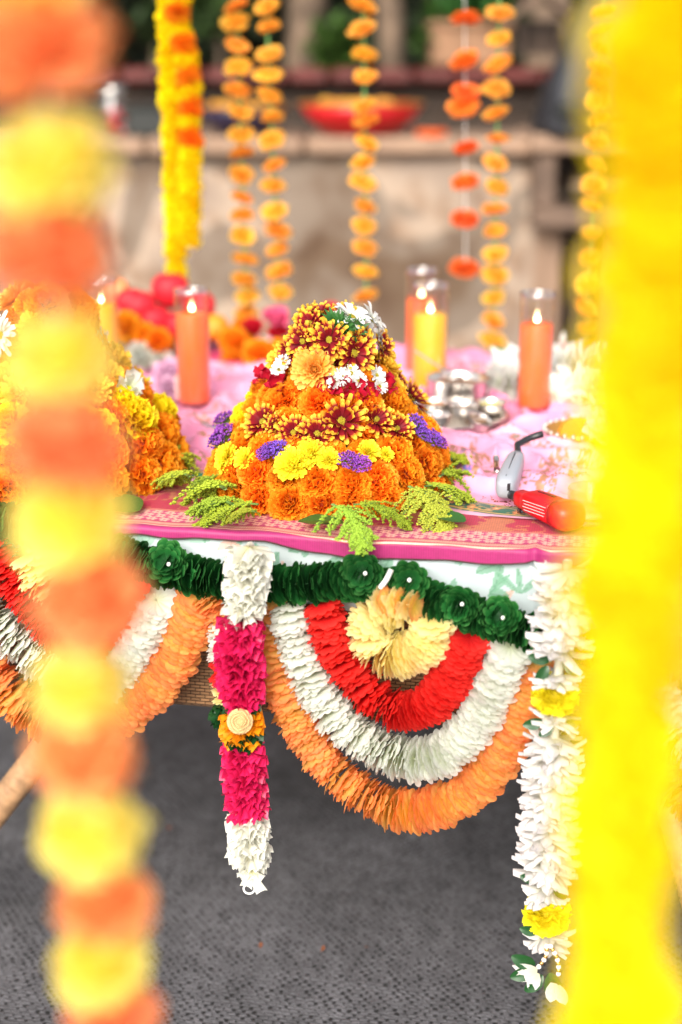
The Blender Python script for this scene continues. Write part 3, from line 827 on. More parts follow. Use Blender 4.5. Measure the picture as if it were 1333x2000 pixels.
t = thing('garden_hedge', 'tall dark hedge closing off the garden behind the trees', 'hedge', (0, 8.2, 0))
put('foliage', hedge(), t, kind='stuff')
g = G(); g.box((0, 8.75, 1.6), (11, .3, 3.2)); put('branches', g.mesh('branches', M['darkwood'], False), t)
for k, (px, py, s) in enumerate([(660, 105, .11), (868, 70, .11), (960, 20, .13), (430, 30, .12), (330, 60, .10)]):
    b = onY(px, py + 50, 6.3)
    t = thing('leafy_shrub', ['low bright green shrub above the maroon tiles by the middle string', 'green shrub behind the clay planter', 'leafy shrub above the birdhouse', 'loose green shrub behind the second orange string', 'small shrub behind the yellow garland'][k], 'shrub', b, 'shrubs on the planter bank')
    put('foliage', leafclump('shrub_leaves', 220, s, mat('shrub_green_%d' % k, (.05, .11, .015) if k < 2 else (.035, .07, .015), .5, noise=.4), 60 + k, .07), t, Matrix.Translation(b + Vector((0, 0, .12))), kind='stuff')
    g = G(); g.tube([b + Vector((0, 0, -.25)), b + Vector((0, 0, .1))], .015, 6); put('stem', g.mesh('stem', M['bark']), t)
random.seed(33)

# ------------------------------------------------------------------ table
def rattan(name, brick=True):
    m, nt, N, L, b = newmat(name)
    tc = N.new('ShaderNodeTexCoord')
    br = N.new('ShaderNodeTexBrick'); br.inputs['Scale'].default_value = 1; br.inputs['Brick Width'].default_value = .014; br.inputs['Row Height'].default_value = .005
    br.inputs['Mortar Size'].default_value = .0008; br.inputs['Mortar Smooth'].default_value = .8
    br.inputs['Color1'].default_value = (.20, .10, .04, 1); br.inputs['Color2'].default_value = (.30, .16, .07, 1); br.inputs['Mortar'].default_value = (.03, .014, .006, 1)
    sx = N.new('ShaderNodeSeparateXYZ'); cx = N.new('ShaderNodeCombineXYZ')
    L.new(tc.outputs['Object'], sx.inputs[0]); L.new(sx.outputs['X'], cx.inputs['X']); L.new(sx.outputs['Z'], cx.inputs['Y'])
    L.new(cx.outputs[0], br.inputs['Vector']); L.new(br.outputs['Color'], b.inputs['Base Color'])
    b.inputs['Roughness'].default_value = .5
    iv = N.new('ShaderNodeMath'); iv.operation = 'SUBTRACT'; iv.inputs[0].default_value = 1; L.new(br.outputs['Fac'], iv.inputs[1])
    bp = N.new('ShaderNodeBump'); bp.inputs['Strength'].default_value = .8; bp.inputs['Distance'].default_value = .003
    L.new(iv.outputs[0], bp.inputs['Height']); L.new(bp.outputs[0], b.inputs['Normal'])
    return m
M['rattan'] = rattan('woven_rattan')
M['cane'] = mat('cane_wrap', (.42, .24, .12), .5, noise=.35, nscale=60)
UL, UR, VD = -.95, .95, 1.18
RZ = math.atan(ES)
tb = thing('rattan_table', 'woven brown rattan table on splayed cane wrapped legs', 'table', tab(0, .6, -T))
def rmat(): return Matrix.Rotation(RZ, 4, 'Z')
def tabm(u, v, z=0): return Matrix.Translation(tab(u, v, z)) @ rmat()
g = G(); g.box((0, VD / 2, -.02), (UR - UL, VD, .04), bev=.008); put('table_top', g.mesh('table_top', M['rattan'], False), tb, tabm(0, 0))
AP = .275
for (c, s) in (((0, .05, -AP / 2 - .021), (UR - UL - .1, .03, AP - .04)), ((0, VD - .05, -AP / 2 - .021), (UR - UL - .1, .03, AP - .04)), ((UL + .05, VD / 2, -AP / 2 - .021), (.03, VD - .14, AP - .04)), ((UR - .05, VD / 2, -AP / 2 - .021), (.03, VD - .14, AP - .04))):
    g = G(); g.box(c, s, bev=.006); put('apron', g.mesh('apron', M['rattan'], False), tb, tabm(0, 0))
for su, top, bot in ((-1, (-.345, .10), (-.72, .06)), (1, (.42, .12), (.58, -.02)), (-1, (-.6, VD - .15), (-.8, VD)), (1, (.6, VD - .15), (.8, VD))):
    pts = []; n = 150
    for i in range(n):
        f = i / (n - 1)
        e = (f ** .9) if su < 0 else f ** 1.25
        pts.append(tab(top[0] + (bot[0] - top[0]) * e, top[1] + (bot[1] - top[1]) * f, -AP + .03 - (T - AP + .03 - .012) * f))
    g = G(); g.tube(pts, [.021 + .0022 * abs(math.sin(i * PI / 2.5)) for i in range(n)], 12)
    put('leg', g.mesh('leg', M['cane']), tb)

# ------------------------------------------------------------------ cloths
def colmesh(name, P, Cc, mt):
    nu, nv = P.shape[:2]
    me = bpy.data.meshes.new(name)
    idx = np.arange(nu * nv).reshape(nu, nv)
    Fq = np.stack([idx[:-1, :-1], idx[1:, :-1], idx[1:, 1:], idx[:-1, 1:]], -1).reshape(-1, 4)
    me.vertices.add(nu * nv); me.vertices.foreach_set('co', P.reshape(-1))
    me.loops.add(Fq.size); me.loops.foreach_set('vertex_index', Fq.reshape(-1))
    me.polygons.add(len(Fq)); me.polygons.foreach_set('loop_start', np.arange(len(Fq)) * 4)
    me.polygons.foreach_set('use_smooth', np.ones(len(Fq), bool))
    me.update(calc_edges=True)
    ca = me.color_attributes.new('Col', 'FLOAT_COLOR', 'POINT'); ca.data.foreach_set('color', Cc.reshape(-1))
    me.materials.append(mt)
    return me

def mixc(C_, mask, col, alpha=None):
    m = np.clip(mask, 0, 1)[..., None]
    c = np.array(list(col) + [alpha if alpha is not None else 0.0])
    return C_ * (1 - m) + c * m

def leafmask(X, Y, cx, cy, ang, L, W):
    dx, dy = X - cx, Y - cy
    a = dx * math.cos(ang) + dy * math.sin(ang); b = -dx * math.sin(ang) + dy * math.cos(ang)
    s = np.clip(a / L, 0, 1)
    return ((a > 0) & (a < L) & (np.abs(b) < W * np.sin(s * PI) ** .7)).astype(float), b / W

def edge_profile(sv, over, rad):
    """arc length from hem -> (v into table, z). hangs 'over' below the rim"""
    q = rad * PI / 2
    v = np.where(sv < over, 0.0, np.where(sv < over + q, rad - rad * np.cos(np.clip((sv - over) / rad, 0, PI / 2)), rad + (sv - over - q)))
    z = np.where(sv < over, -(over - sv) - rad, np.where(sv < over + q, -rad + rad * np.sin(np.clip((sv - over) / rad, 0, PI / 2)), 0.0))
    return v, z

# white floral cloth
u = np.arange(-.80, .80, .002); s = np.arange(0, .30, .002)
Ug, Sg = np.meshgrid(u, s, indexing='ij')
over = .085 + .028 * (Ug / .3)
over = np.clip(over, .055, .13)
v, z = edge_profile(Sg, over, .012)
bulge = .006 * fbm(Ug * 7, Sg * 4, 11) + .004 * np.sin(Ug * 23)
v = v - .003 - bulge * np.clip(-z / .03, 0, 1)
base = np.array(tab(0, 0, .003))
P = base + Ug[..., None] * np.array(EU) + v[..., None] * np.array(EN) + z[..., None] * np.array((0, 0, 1.0))
Cc = np.zeros(Ug.shape + (4,)); Cc[:] = (.43, .50, .51, 0)  # white cotton tinted blue-grey, its shade put into the base colour
Cc = mixc(Cc, (fbm(Ug * 6, Sg * 6, 4) - .45) * .8, (.50, .54, .53))
random.seed(4)
for k in range(150):
    cx, cy, an = U(-.7, .7), U(0, .2), U(0, 6.28)
    kind = random.random()
    col = (.14, .32, .20) if kind < .55 else ((.26, .44, .33) if kind < .8 else ((.36, .30, .52) if kind < .9 else (.60, .36, .28)))
    for j in range(3):
        m_, bb = leafmask(Ug, Sg, cx, cy, an + (j - 1) * .8, U(.02, .045), U(.004, .009))
        Cc = mixc(Cc, m_ * .8, col); Cc = mixc(Cc, m_ * (np.abs(bb) < .12) * .6, tuple(q * .7 for q in col))
M['floral'] = colattr('floral_cotton', .7, .7, .2)
o = put('floral_tablecloth', colmesh('floral_tablecloth', P, Cc, M['floral']))
tag(o, 'white tablecloth printed with pale green leaves showing under the magenta hem', 'tablecloth')
random.seed(6)

# magenta brocade cloth
u = np.arange(-.78, .78, .0016); s = np.concatenate([np.arange(0, .26, .0015)])
Ug, Sg = np.meshgrid(u, s, indexing='ij')
hem = [(-200, 1040), (230, 1045), (330, 1050), (440, 1052), (520, 1062), (600, 1078), (700, 1089), (840, 1096), (1000, 1101), (1045, 1099), (1075, 1108), (1130, 1110), (1500, 1130)]
hu, ho = [], []
for (px, py) in hem:
    q = onE(px, py, .012); hu.append((q - E0).dot(EU)); ho.append(T - q.z)
over_total = np.interp(Ug, hu, ho) + .0012 * np.sin(Ug * 31 + 1) + .0009 * np.sin(Ug * 74)
rad = .006
over_total = over_total + .0095
over = over_total - rad
neg = over < 0
v, z = edge_profile(Sg, np.maximum(over, 0), rad)
# where the hem stops before the drop is vertical, start part way round the curve
arc0 = np.arccos(np.clip(over_total / rad, -1, 1)) * 0 
v2 = v - .012
wr = .0010 * np.sin(Ug * 31 + 1 + Sg * 10) * np.clip(1 - Sg / .1, 0, 1) + .002 * (fbm(Ug * 20, Sg * 9, 31) - .5)
dent = np.exp(-((Ug - hu[10] + .02) / .008) ** 2) * .005 * np.clip(1 - Sg / .08, 0, 1)
z = z + .008 + np.abs(wr) * .8 + dent
v2 = v2 - wr - dent
base = np.array(tab(0, 0, 0))
P = base + Ug[..., None] * np.array(EU) + v2[..., None] * np.array(EN) + z[..., None] * np.array((0, 0, 1.0))
mag = (.34, .014, .12); gold = (.80, .42, .22); pinkred = (.42, .010, .050)
Cc = np.zeros(Ug.shape + (4,)); Cc[:] = (*pinkred, .1)
S_ = Sg
Cc = mixc(Cc, (S_ < .021), mag)
Cc = mixc(Cc, (S_ < .0022), (.05, .02, .015))
Cc = mixc(Cc, ((S_ > .021) & (S_ < .0245)), (.80, .46, .34), .5)
Cc = mixc(Cc, ((S_ > .0275) & (S_ < .0365) & (np.sin(S_ * 2 * PI / .0045) > -.4)), (.80, .46, .34), .6)
# rosette band
bd = (S_ > .040) & (S_ < .084)
Cc = mixc(Cc, bd, (.46, .014, .13))
per = .0185
for row, s0 in enumerate((.0485, .0625, .0765)):
    uu = (Ug + (per / 2 if row % 2 else 0)) % per - per / 2; ss = Sg - s0
    rr = np.sqrt(uu ** 2 + ss ** 2); th = np.arctan2(ss, uu)
    pet = rr < .0086 * (.50 + .50 * np.abs(np.cos(3 * th)))
    line = (np.abs(rr - .0068) < .0010)
    Cc = mixc(Cc, (pet & (rr > .0018) & bd) * .9, (.84, .46, .34), .35)
Cc = mixc(Cc, ((S_ > .083) & (S_ < .0855)) | ((S_ > .088) & (S_ < .090)), (.80, .42, .25), .6)
br_ = S_ > .091
n1 = fbm(Ug * 22, Sg * 22, 41); n2 = fbm(Ug * 30 + 5, Sg * 30, 47)
vine = (np.abs(n1 - .47) < .014) | ((n2 > .60))
Cc = mixc(Cc, (vine & br_) * .6, (.60, .25, .08), .6)
Cc[..., :3] *= (.94 + .1 * np.sin(Ug * 2 * PI / .0032))[..., None] * (.92 + .16 * vnoise(Ug * 300, Sg * 300, 9))[..., None]
M['brocade'] = colattr('magenta_brocade', .55, .45, .08, metal=.35)
o = put('brocade_cloth', colmesh('brocade_cloth', P, Cc, M['brocade']))
tag(o, 'magenta silk cloth with a woven gold border along the table edge', 'cloth')

# pale pink embroidered cloth with green trim
A_, B_ = onZ(300, 945, T), onZ(1090, 1034, T)
pu = (B_ - A_).normalized(); pn = Vector((-pu.y, pu.x, 0))
step = .0022
u = np.arange(-.55, .95, step); s = np.arange(0, 1.12, .0026)
Ug, Sg = np.meshgrid(u, s, indexing='ij')
edge = .004 * np.sin(Ug * 11) + .003 * np.sin(Ug * 29 + 2)
fold = fbm(Ug * 9 + 3 * Sg, Sg * 16, 61, 3)
fold = np.abs(fold - .45) * 2
h = .012 + .026 * (1 - np.clip(fold * 2.2, 0, 1)) ** 2 * np.clip(Sg / .09, 0, 1) + .003 * fbm(Ug * 40, Sg * 40, 66, 2)
h = h - .004 * np.exp(-Sg / .01)
for (px, py, rr) in ((381, 790, .04), (1042, 799, .04), (838, 766, .04), (811, 730, .04), (205, 760, .04), (868, 822, .115), (893, 786, .05), (960, 762, .04), (1135, 862, .065), (1065, 995, .075), (1000, 925, .055), (1150, 1018, .04), (1175, 930, .04), (300, 692, .13), (488, 706, .10), (1098, 716, .03), (1050, 760, .07), (650, 935, .17), (112, 912, .18), (330, 735, .05)):
    q = onZ(px, py, T + .012) - A_
    dd = np.sqrt((Ug - q.dot(pu)) ** 2 + (Sg - q.dot(pn)) ** 2)
    k = np.clip((rr * 1.25 - dd) / (rr * .35), 0, 1); k = k * k * (3 - 2 * k)
    h = h * (1 - k) + (.011 + .25 * (h - .012)) * k
XY = np.array(A_)[:2] + Ug[..., None] * np.array(pu)[:2] + (Sg + edge)[..., None] * np.array(pn)[:2]
P = np.concatenate([XY, (T + h)[..., None]], -1)
# droop past the table's back and sides
rel = P - np.array(E0)
vv = rel[..., 0] * EN.x + rel[..., 1] * EN.y
P[..., 2] -= np.clip(vv - VD - .005, 0, 9) * 3
P[..., 0] -= EN.x * np.clip(vv - VD - .01, 0, 9) * .95; P[..., 1] -= EN.y * np.clip(vv - VD - .01, 0, 9) * .95
Cc = np.zeros(Ug.shape + (4,)); Cc[:] = (.70, .22, .38, 0)
Cc = mixc(Cc, np.clip((fbm(Ug * 5, Sg * 5, 71) - .35) * 1.6, 0, 1), (.76, .42, .52))  # paler pink patches paint highlights into the silk
# motifs
random.seed(9)
spark = vnoise(Ug / .0034, Sg / .0034, 13)
for k in range(300):
    cx, cy = U(-.5, .9), U(.08, 1.1); r0 = U(.02, .042); ang = U(0, 6.28)
    dx, dy = Ug - cx, Sg - cy
    a = dx * math.cos(ang) + dy * math.sin(ang); b = -dx * math.sin(ang) + dy * math.cos(ang)
    b2 = b - .35 * r0 * np.sin(np.clip(a / r0, -1, 1) * 2)
    dd = np.sqrt((a / r0) ** 2 + (b2 / (r0 * .5)) ** 2)
    ring = (dd < 1) & ((spark > .55) | ((dd > .78) & (spark > .48)))
    Cc = mixc(Cc, ring * .95, (.36, .16, .08), .5)
    if k % 3 == 0: Cc = mixc(Cc, ((dd < .4) & (spark > .4)) * .8, random.choice([(.02, .25, .22), (.03, .10, .45), (.5, .02, .1)]), .2)
# green trim
tr_ = Sg < .048
Cc = mixc(Cc, Sg < .006, (.55, .27, .36))
g0 = (Sg > .006) & tr_
Cc = mixc(Cc, g0, (.006, .10, .052), .05)
w1 = .026 + .010 * np.sin(Ug * 2 * PI / .065)
vine = (np.abs(Sg - w1) < .0014) | (np.abs(Sg - .0095) < .0014) | (np.abs(Sg - .045) < .0014)
Cc = mixc(Cc, vine & g0, (.66, .36, .12), .6)
for sgn in (-1, 1):
    uu = (Ug + (0 if sgn > 0 else .0325)) % .065 - .0325; ss = Sg - (.026 - sgn * .006)
    rr = np.sqrt(uu ** 2 + ss ** 2); th = np.arctan2(ss, uu)
    Cc = mixc(Cc, (rr < .008 * (.6 + .4 * np.abs(np.cos(3 * th)))) & g0, (.62, .20, .06), .4)
    Cc = mixc(Cc, (rr < .0025) & g0, (.85, .65, .25), .4)
lf = (vnoise(Ug / .006, Sg / .005, 15) > .72)
Cc = mixc(Cc, (lf & g0) * .6, (.60, .34, .12), .5)
# back border
gb_ = (Sg > 1.0) & (Sg < 1.05)
Cc = mixc(Cc, gb_, (.03, .18, .08), .1)
Cc = mixc(Cc, (Sg > 1.05), (.62, .10, .18), .1)
M['sari'] = colattr('pink_embroidered_silk', .5, .3, .1)
sc_ = thing('embroidered_cloth', 'pale pink sequinned cloth with a green embroidered trim spread over the tabletop', 'cloth', (0, 2.2, T))
put('silk_panel', colmesh('silk_panel', P, Cc, M['sari']), sc_)
# sequins
g = G(); random.seed(14)
def pale(u_, s_, up=0.0):
    q = A_ + pu * u_ + pn * s_
    return Vector((q.x, q.y, T + up))
iu = lambda a: int(np.clip(round((a + .55) / step), 0, P.shape[0] - 1)); iS = lambda a: int(np.clip(round(a / .0026), 0, P.shape[1] - 1))
spots = []
for (px, py) in [(985, 975), (1060, 1000), (1020, 985), (1105, 955), (1060, 925), (1130, 900), (930, 880), (880, 870), (960, 850), (1080, 870), (1000, 830), (1100, 820), (700, 640), (420, 740), (450, 790), (400, 840), (1150, 940), (1040, 850)]:
    w0 = onZ(px, py, T + .012); rel0 = w0 - A_
    spots.append((rel0.dot(pu), rel0.dot(pn)))
for (cu, cs) in spots:
    for j in range(60):
        an, rr = U(0, 6.28), U(.4, 1)
        uu, ss = cu + .030 * rr * math.cos(an), cs + .018 * rr * math.sin(an * 1 + .6)
        q = P[iu(uu), iS(ss)]
        c = Vector((q[0] + U(-.002, .002), q[1] + U(-.002, .002), q[2] + .0012))
        r0 = U(.0010, .0017); n_ = Vector((U(-.4, .4), U(-.4, .4), 1)).normalized(); x_ = n_.orthogonal().normalized(); y_ = n_.cross(x_)
        g.add([c + (x_ * math.cos(a) + y_ * math.sin(a)) * r0 for a in np.linspace(0, 2 * PI, 6, endpoint=False)], [tuple(range(6))])
put('sequins', g.mesh('sequins', M['gold_disk'], False), sc_, kind='stuff')
TT = T + .016
random.seed(40)

# ------------------------------------------------------------------ candles
def candle(px, py, h, wax, level, label, r=.0300, paper=False):
    b = onZ(px, py, TT - .001); Mx = Matrix.Translation(b)
    t = thing('jar_candle', label, 'candle', b, 'tall glass jar candles')
    g = G()
    g.lathe([(0, .0005), (r * .93, 0), (r, .004), (r, .012), (r * .985, .02), (r, .03), (r, h - .012), (r * 1.02, h - .006), (r * 1.01, h), (r * .95, h), (r * .945, h - .012), (r * .945, level + .001)], 40)
    put('glass', g.mesh('glass', M['glass']), t, Mx)
    g = G(); g.lathe([(r * .955, h - .003), (r * 1.03, h - .004), (r * 1.045, h - .001), (r * 1.03, h + .002), (r * .965, h + .002), (r * .945, h), (r * .955, h - .003)], 40)
    put('glass_rim', g.mesh('glass_rim', M['glass_rim']), t, Mx)
    g = G(); rr = r * .94
    g.lathe([(0, .006), (rr * .95, .006), (rr, .012), (rr, level - .003), (rr * .96, level), (rr * .5, level - .004), (0, level - .005)], 36)
    put('wax', g.mesh('wax', M[wax]), t, Mx)
    g = G(); g.tube([(0, 0, level - .005), (.001, 0, level + .004), (.002, 0, level + .009)], .0009, 6); put('wick', g.mesh('wick', M['wick']), t, Mx)
    g = G(); g.lathe([(0, level + .004), (.0032, level + .004), (.0044, level + .007), (.0040, level + .010), (.0020, level + .013), (0, level + .016)], 14)
    put('flame', g.mesh('flame', M['flame']), t, Mx)
    if paper:
        g = G(); g.box((-r * .95, -r * .45, .035), (.012, .002, .045), .9); put('paper_label', g.mesh('paper_label', M['paper'], False), t, Mx)
candle(381, 790, .205, 'wax_orange', .165, 'orange candle in a tall clear glass left of the flower mound', paper=True)
candle(1042, 799, .205, 'wax_orange', .152, 'orange candle in a tall clear glass right of the steel pots')
candle(838, 766, .200, 'wax_yellow', .146, 'yellow candle in a tall clear glass behind the steel bowl', r=.0325)
candle(821, 732, .205, 'wax_orange', .150, 'orange candle hidden mostly behind the yellow candle')
candle(205, 760, .205, 'wax_yellow', .160, 'yellow lit candle behind the left flower mound')

# ------------------------------------------------------------------ flower mounds
class Mound:
    prof = [(-.01, .166), (.025, .163), (.060, .148), (.095, .116), (.140, .080), (.185, .058), (.22, .050), (.245, .034), (.262, .004)]
    def __init__(s, c, k=1.0):
        s.c = Vector(c); s.k = k
    def r(s, z):
        return float(np.interp(z / s.k, [p[0] for p in s.prof], [p[1] for p in s.prof])) * s.k if z < .262 * s.k else 0
    def hit(s, px, py, out=0.0):
        d = ray(px, py)
        t0 = (s.c - CAM).length - .35
        best = None
        for i in range(700):
            p = CAM + d * (t0 + i * .001); q = p - s.c
            if q.z < 0: break
            gap = math.hypot(q.x, q.y) - s.r(q.z) - out
            if best is None or gap < best[0]: best = (gap, p)
            if gap < 0: break
        p = best[1]
        if best[0] > .004 and (p - s.c).z < .27 * s.k:      # just past the outline: pull it in to the surface
            q = p - s.c; h = Vector((q.x, q.y, 0)).normalized(); rr = s.r(q.z) + out
            p = s.c + Vector((h.x * rr, h.y * rr, q.z))
        return p, s.nrm(p)
    def nrm(s, p):
        q = p - s.c; e = .012
        dr = (s.r(q.z + e) - s.r(q.z - e)) / (2 * e)
        a = Vector((q.x, q.y, 0)).normalized()
        return (a + Vector((0, 0, max(-.1, -dr)))).normalized()

def dome(t, m_, skip, rows, mix=None, top=False):
    n_ = 0
    for (z, n, sz) in rows:
        off = U(0, 6)
        for k in range(n):
            a = off + 2 * PI * (k + U(-.15, .15)) / n
            r = m_.r(z * m_.k) - .004; p = m_.c + Vector((r * math.cos(a), r * math.sin(a), z * m_.k + U(-.004, .004)))
            if any((p - q).length < d for q, d in skip): continue
            me = random.choice(MG) if not mix or random.random() > mix else random.choice(MGY)
            if top and z > .17:
                o = put('maroon_chrysanthemum', random.choice(BI), t, frame(p, m_.nrm(p), .024)); put('flower_centre', CEN, o, local=True); continue
            put('marigold', me, t, frame(p, m_.nrm(p) + Vector((U(-.25, .25), U(-.25, .25), U(-.2, .2))), sz * U(.9, 1.1), flat=.85)); n_ += 1

KIND = {'bi': (BI, CEN), 'bronze': ([BRONZE], None), 'gold': ([GOLD], None), 'yel': (YEL, None), 'daisy': ([DAISY], CEN), 'longd': ([LONGD], CEN), 'als': ([ALS], None), 'stat': (STAT, None), 'mg': (MG, None), 'mgy': (MGY, None), 'rosew': ([mum_mesh('soft_white_flower', M['silk_white'], [(4, R(12), 1.0), (2, R(35), .8)], W=.5, r0=.02, shape='round', nl=6)], None)}
NAMES = {'bi': 'maroon_chrysanthemum', 'bronze': 'bronze_chrysanthemum', 'gold': 'golden_chrysanthemum', 'yel': 'yellow_chrysanthemum', 'daisy': 'small_daisy', 'longd': 'white_daisy', 'als': 'crimson_lily', 'stat': 'purple_statice', 'mg': 'marigold', 'mgy': 'yellow_marigold', 'rosew': 'white_petal_flower'}
def fl(t, m_, kind, px, py, sz, out=.012, tocam=.35, tilt=(0, 0, 0)):
    p, n = m_.hit(px, py, out)
    n = (n + (CAM - p).normalized() * tocam + Vector(tilt)).normalized()
    ms, cen = KIND[kind]
    o = put(NAMES[kind], random.choice(ms), t, frame(p, n, sz))
    if cen: put('flower_centre', cen, o, local=True)
    return (p, sz * .62)

c0 = onZ(646, 934, T + .018)
MM = Mound(c0, 1.0)
mt_ = thing('flower_mound', 'domed mound of orange marigolds with maroon and gold mums on top', 'flower mound', c0, 'domed flower mounds on the table')
random.seed(51)
sk = []
A = lambda *a, **k: sk.append(fl(mt_, MM, *a, **k))
for px, py, s_ in [(593, 667, .027), (643, 664, .030), (692, 690, .032), (606, 632, .024), (745, 675, .024), (667, 823, .036), (515, 825, .030), (574, 846, .026), (620, 848, .028), (803, 778, .032), (735, 820, .027), (775, 838, .026), (540, 830, .02), (790, 745, .02), (705, 668, .022), (565, 690, .022)]:
    A('bi', px, py, s_, out=.018)
A('bi', 626, 612, .021, out=.008, tocam=.0, tilt=(0, 0, .8))
A('bronze', 615, 722, .035, out=.018); A('gold', 757, 712, .031, out=.010); A('gold', 535, 700, .028, out=.008); A('gold', 770, 760, .02, out=.012)
for px, py in [(554, 710), (668, 736), (686, 729), (701, 744), (736, 733), (741, 755), (655, 744), (547, 722)]:
    A('daisy', px, py, .0145, out=.026, tilt=(U(-.3, .3), 0, U(0, .3)))
for px, py in [(537, 738), (523, 735), (550, 752), (672, 762), (700, 766), (716, 768), (752, 756), (646, 758)]:
    A('als', px, py, .024, out=.016, tilt=(U(-.5, .5), 0, U(-.3, .3)))
A('longd', 686, 622, .033, out=.006, tocam=.0, tilt=(.1, 0, .9)); A('longd', 724, 626, .030, out=.014, tocam=.3, tilt=(.4, 0, .5)); A('longd', 748, 656, .030, out=.014, tocam=.1, tilt=(.8, 0, .0))
for px, py, s_ in [(446, 890, .024), (480, 896, .021), (571, 908, .032), (607, 884, .027), (642, 898, .022), (720, 882, .021), (590, 900, .024), (440, 905, .02), (755, 888, .014)]:
    A('yel', px, py, s_ * .86, out=.016)
for px, py, s_ in [(423, 822, .019), (437, 852, .022), (428, 862, .018), (528, 884, .016), (545, 878, .017), (516, 888, .013), (682, 902, .018), (705, 908, .016), (812, 830, .018), (826, 850, .015), (843, 858, .018), (858, 866, .014)]:
    A('stat', px, py, s_ * .88, out=.028 if py < 870 else .026, tilt=(U(-.2, .2), 0, .5))
for px, py in [(480, 808), (475, 825), (505, 780)]:
    A('mgy', px, py, .020, out=.004)
for px, py, s_ in [(554, 786, .029), (624, 788, .030), (712, 794, .029), (762, 786, .029), (508, 762, .025), (664, 800, .02)]:
    A('mg', px, py, s_, out=.004)
dome(mt_, MM, sk, [(.012, 22, .030), (.040, 21, .029), (.070, 18, .029), (.102, 14, .029), (.128, 12, .028), (.152, 10, .027), (.178, 8, .025), (.205, 7, .023), (.232, 4, .020)], top=True)
# core so that nothing shows through
g = G(); g.lathe([(MM.r(z) - .014, z) for z in (.0, .03, .07, .11, .15, .19, .22)] + [(.01, .245)], 24)
put('foam_core', g.mesh('foam_core', M['leaf_dark']), mt_, Matrix.Translation(c0))
random.seed(8)
g = G()
for k in range(70):
    add_petal(g, U(0, 6.28), U(-.2, 1.3), U(.012, .022), .003, nl=3, nw=3, curl=-.3, shape='point')
gm = g.mesh('green_moss', M['leaf'])
for (px, py) in ((672, 640), (690, 648), (655, 632)):
    p, n = MM.hit(px, py, .012); put('green_tuft', gm, mt_, frame(p, n, 1.2))
# big leaf under the mound
def leaf_mesh(name, L, W, mt, curl=-.1):
    g = G(); s = np.linspace(0, 1, 12)[:, None]; t = np.linspace(-1, 1, 7)[None]
    w = np.sin((.04 + .92 * s) * PI) ** .75
    Pm = np.stack([s * L * np.ones_like(t), t * w * W, (curl * L * s ** 2 + .25 * W * np.abs(t) * w + .02 * L * np.sin(s * 9) * t)], -1)
    g.grid(Pm); return g.mesh(name, mt)
LEAF = leaf_mesh('broad_leaf', 1, .42, M['leaf'])
LEAFD = leaf_mesh('glossy_leaf', 1, .30, M['leaf_dark'], -.25)
for (px, py, az, L) in ((590, 1018, .05, .055), (655, 1018, 3.0, .05), (470, 985, 3.6, .05), (845, 1003, -.6, .05)):
    p = onZ(px, py, T + .022)
    put('base_leaf', LEAF, mt_, Matrix.Translation(p) @ Matrix.Rotation(az, 4, 'Z') @ Matrix.Diagonal((L, L, L * .5, 1)))

# left mound
c1 = onZ(112, 912, T + .018)
M1 = Mound(c1, 1.08)
ml = thing('flower_mound', 'domed mound of yellow and orange marigolds topped with white daisies', 'flower mound', c1, 'domed flower mounds on the table')
random.seed(77); sk2 = []
A2 = lambda *a, **k: sk2.append(fl(ml, M1, *a, **k))
for px, py, s_ in [(245, 700, .028), (285, 745, .028), (215, 735, .025), (20, 745, .033), (35, 770, .03), (60, 740, .03), (170, 690, .028), (110, 700, .03), (150, 640, .028), (70, 640, .028), (180, 760, .03)]:
    A2('gold', px, py, s_, out=.014)
for px, py, s_ in [(262, 820, .036), (310, 805, .030), (25, 830, .034), (235, 785, .026), (60, 850, .03), (150, 830, .034), (195, 840, .03)]:
    A2('mgy', px, py, s_, out=.008)
A2('longd', 6, 655, .034, out=.02, tilt=(-.5, 0, 0)); A2('longd', 240, 662, .022, out=.008, tilt=(.9, 0, .2)); A2('longd', 208, 640, .020, out=.006, tilt=(.8, 0, .3)); A2('bronze', 30, 585, .03, out=.0, tilt=(-.3, 0, .4)); A2('mg', 95, 600, .034); A2('mg', 150, 610, .032)
A2('rosew', 252, 755, .026, out=.030, tocam=.9)
dome(ml, M1, sk2, [(.015, 17, .036), (.052, 16, .035), (.088, 14, .033), (.12, 12, .031), (.148, 10, .03), (.178, 8, .028), (.205, 7, .026), (.235, 5, .024)])
g = G(); g.lathe([(M1.r(z * 1.08) - .014, z * 1.08) for z in (.0, .03, .07, .11, .15, .19, .22)] + [(.01, .26)], 24)
put('foam_core', g.mesh('foam_core', M['leaf_dark']), ml, Matrix.Translation(c1))
for (px, py, az) in ((14, 980, -2.4), (60, 1000, -1.5), (120, 1010, -1.2), (200, 985, -.8)):
    p = onZ(px, py - 14, T + .018)
    put('base_leaf', LEAF, ml, Matrix.Translation(p) @ Matrix.Rotation(az, 4, 'Z') @ Matrix.Diagonal((.08, .08, .03, 1)))
# pink celosia at the foot of the left mound
p = onZ(45, 950, T + .02); t = thing('pink_plume', 'fluffy pale pink plume drooping from the left mound', 'flower', p)
g = G(); random.seed(3)
for k in range(160):
    f = k / 160
    q = np.array((-.03 + .02 * math.sin(k) * f, -.05 * f, .03 - .05 * f * f))
    sub = G(); add_petal(sub, U(0, 6.28), U(-.8, .8), .014 * (1 - .5 * f), .002, nl=3, nw=3, shape='point'); g.add(np.concatenate(sub.V) + q + np.array((.03, 0, 0)), sub.F, np.concatenate(sub.A))
put('plume_flower', g.mesh('plume_flower', M['lilac']), t, Matrix.Translation(p))

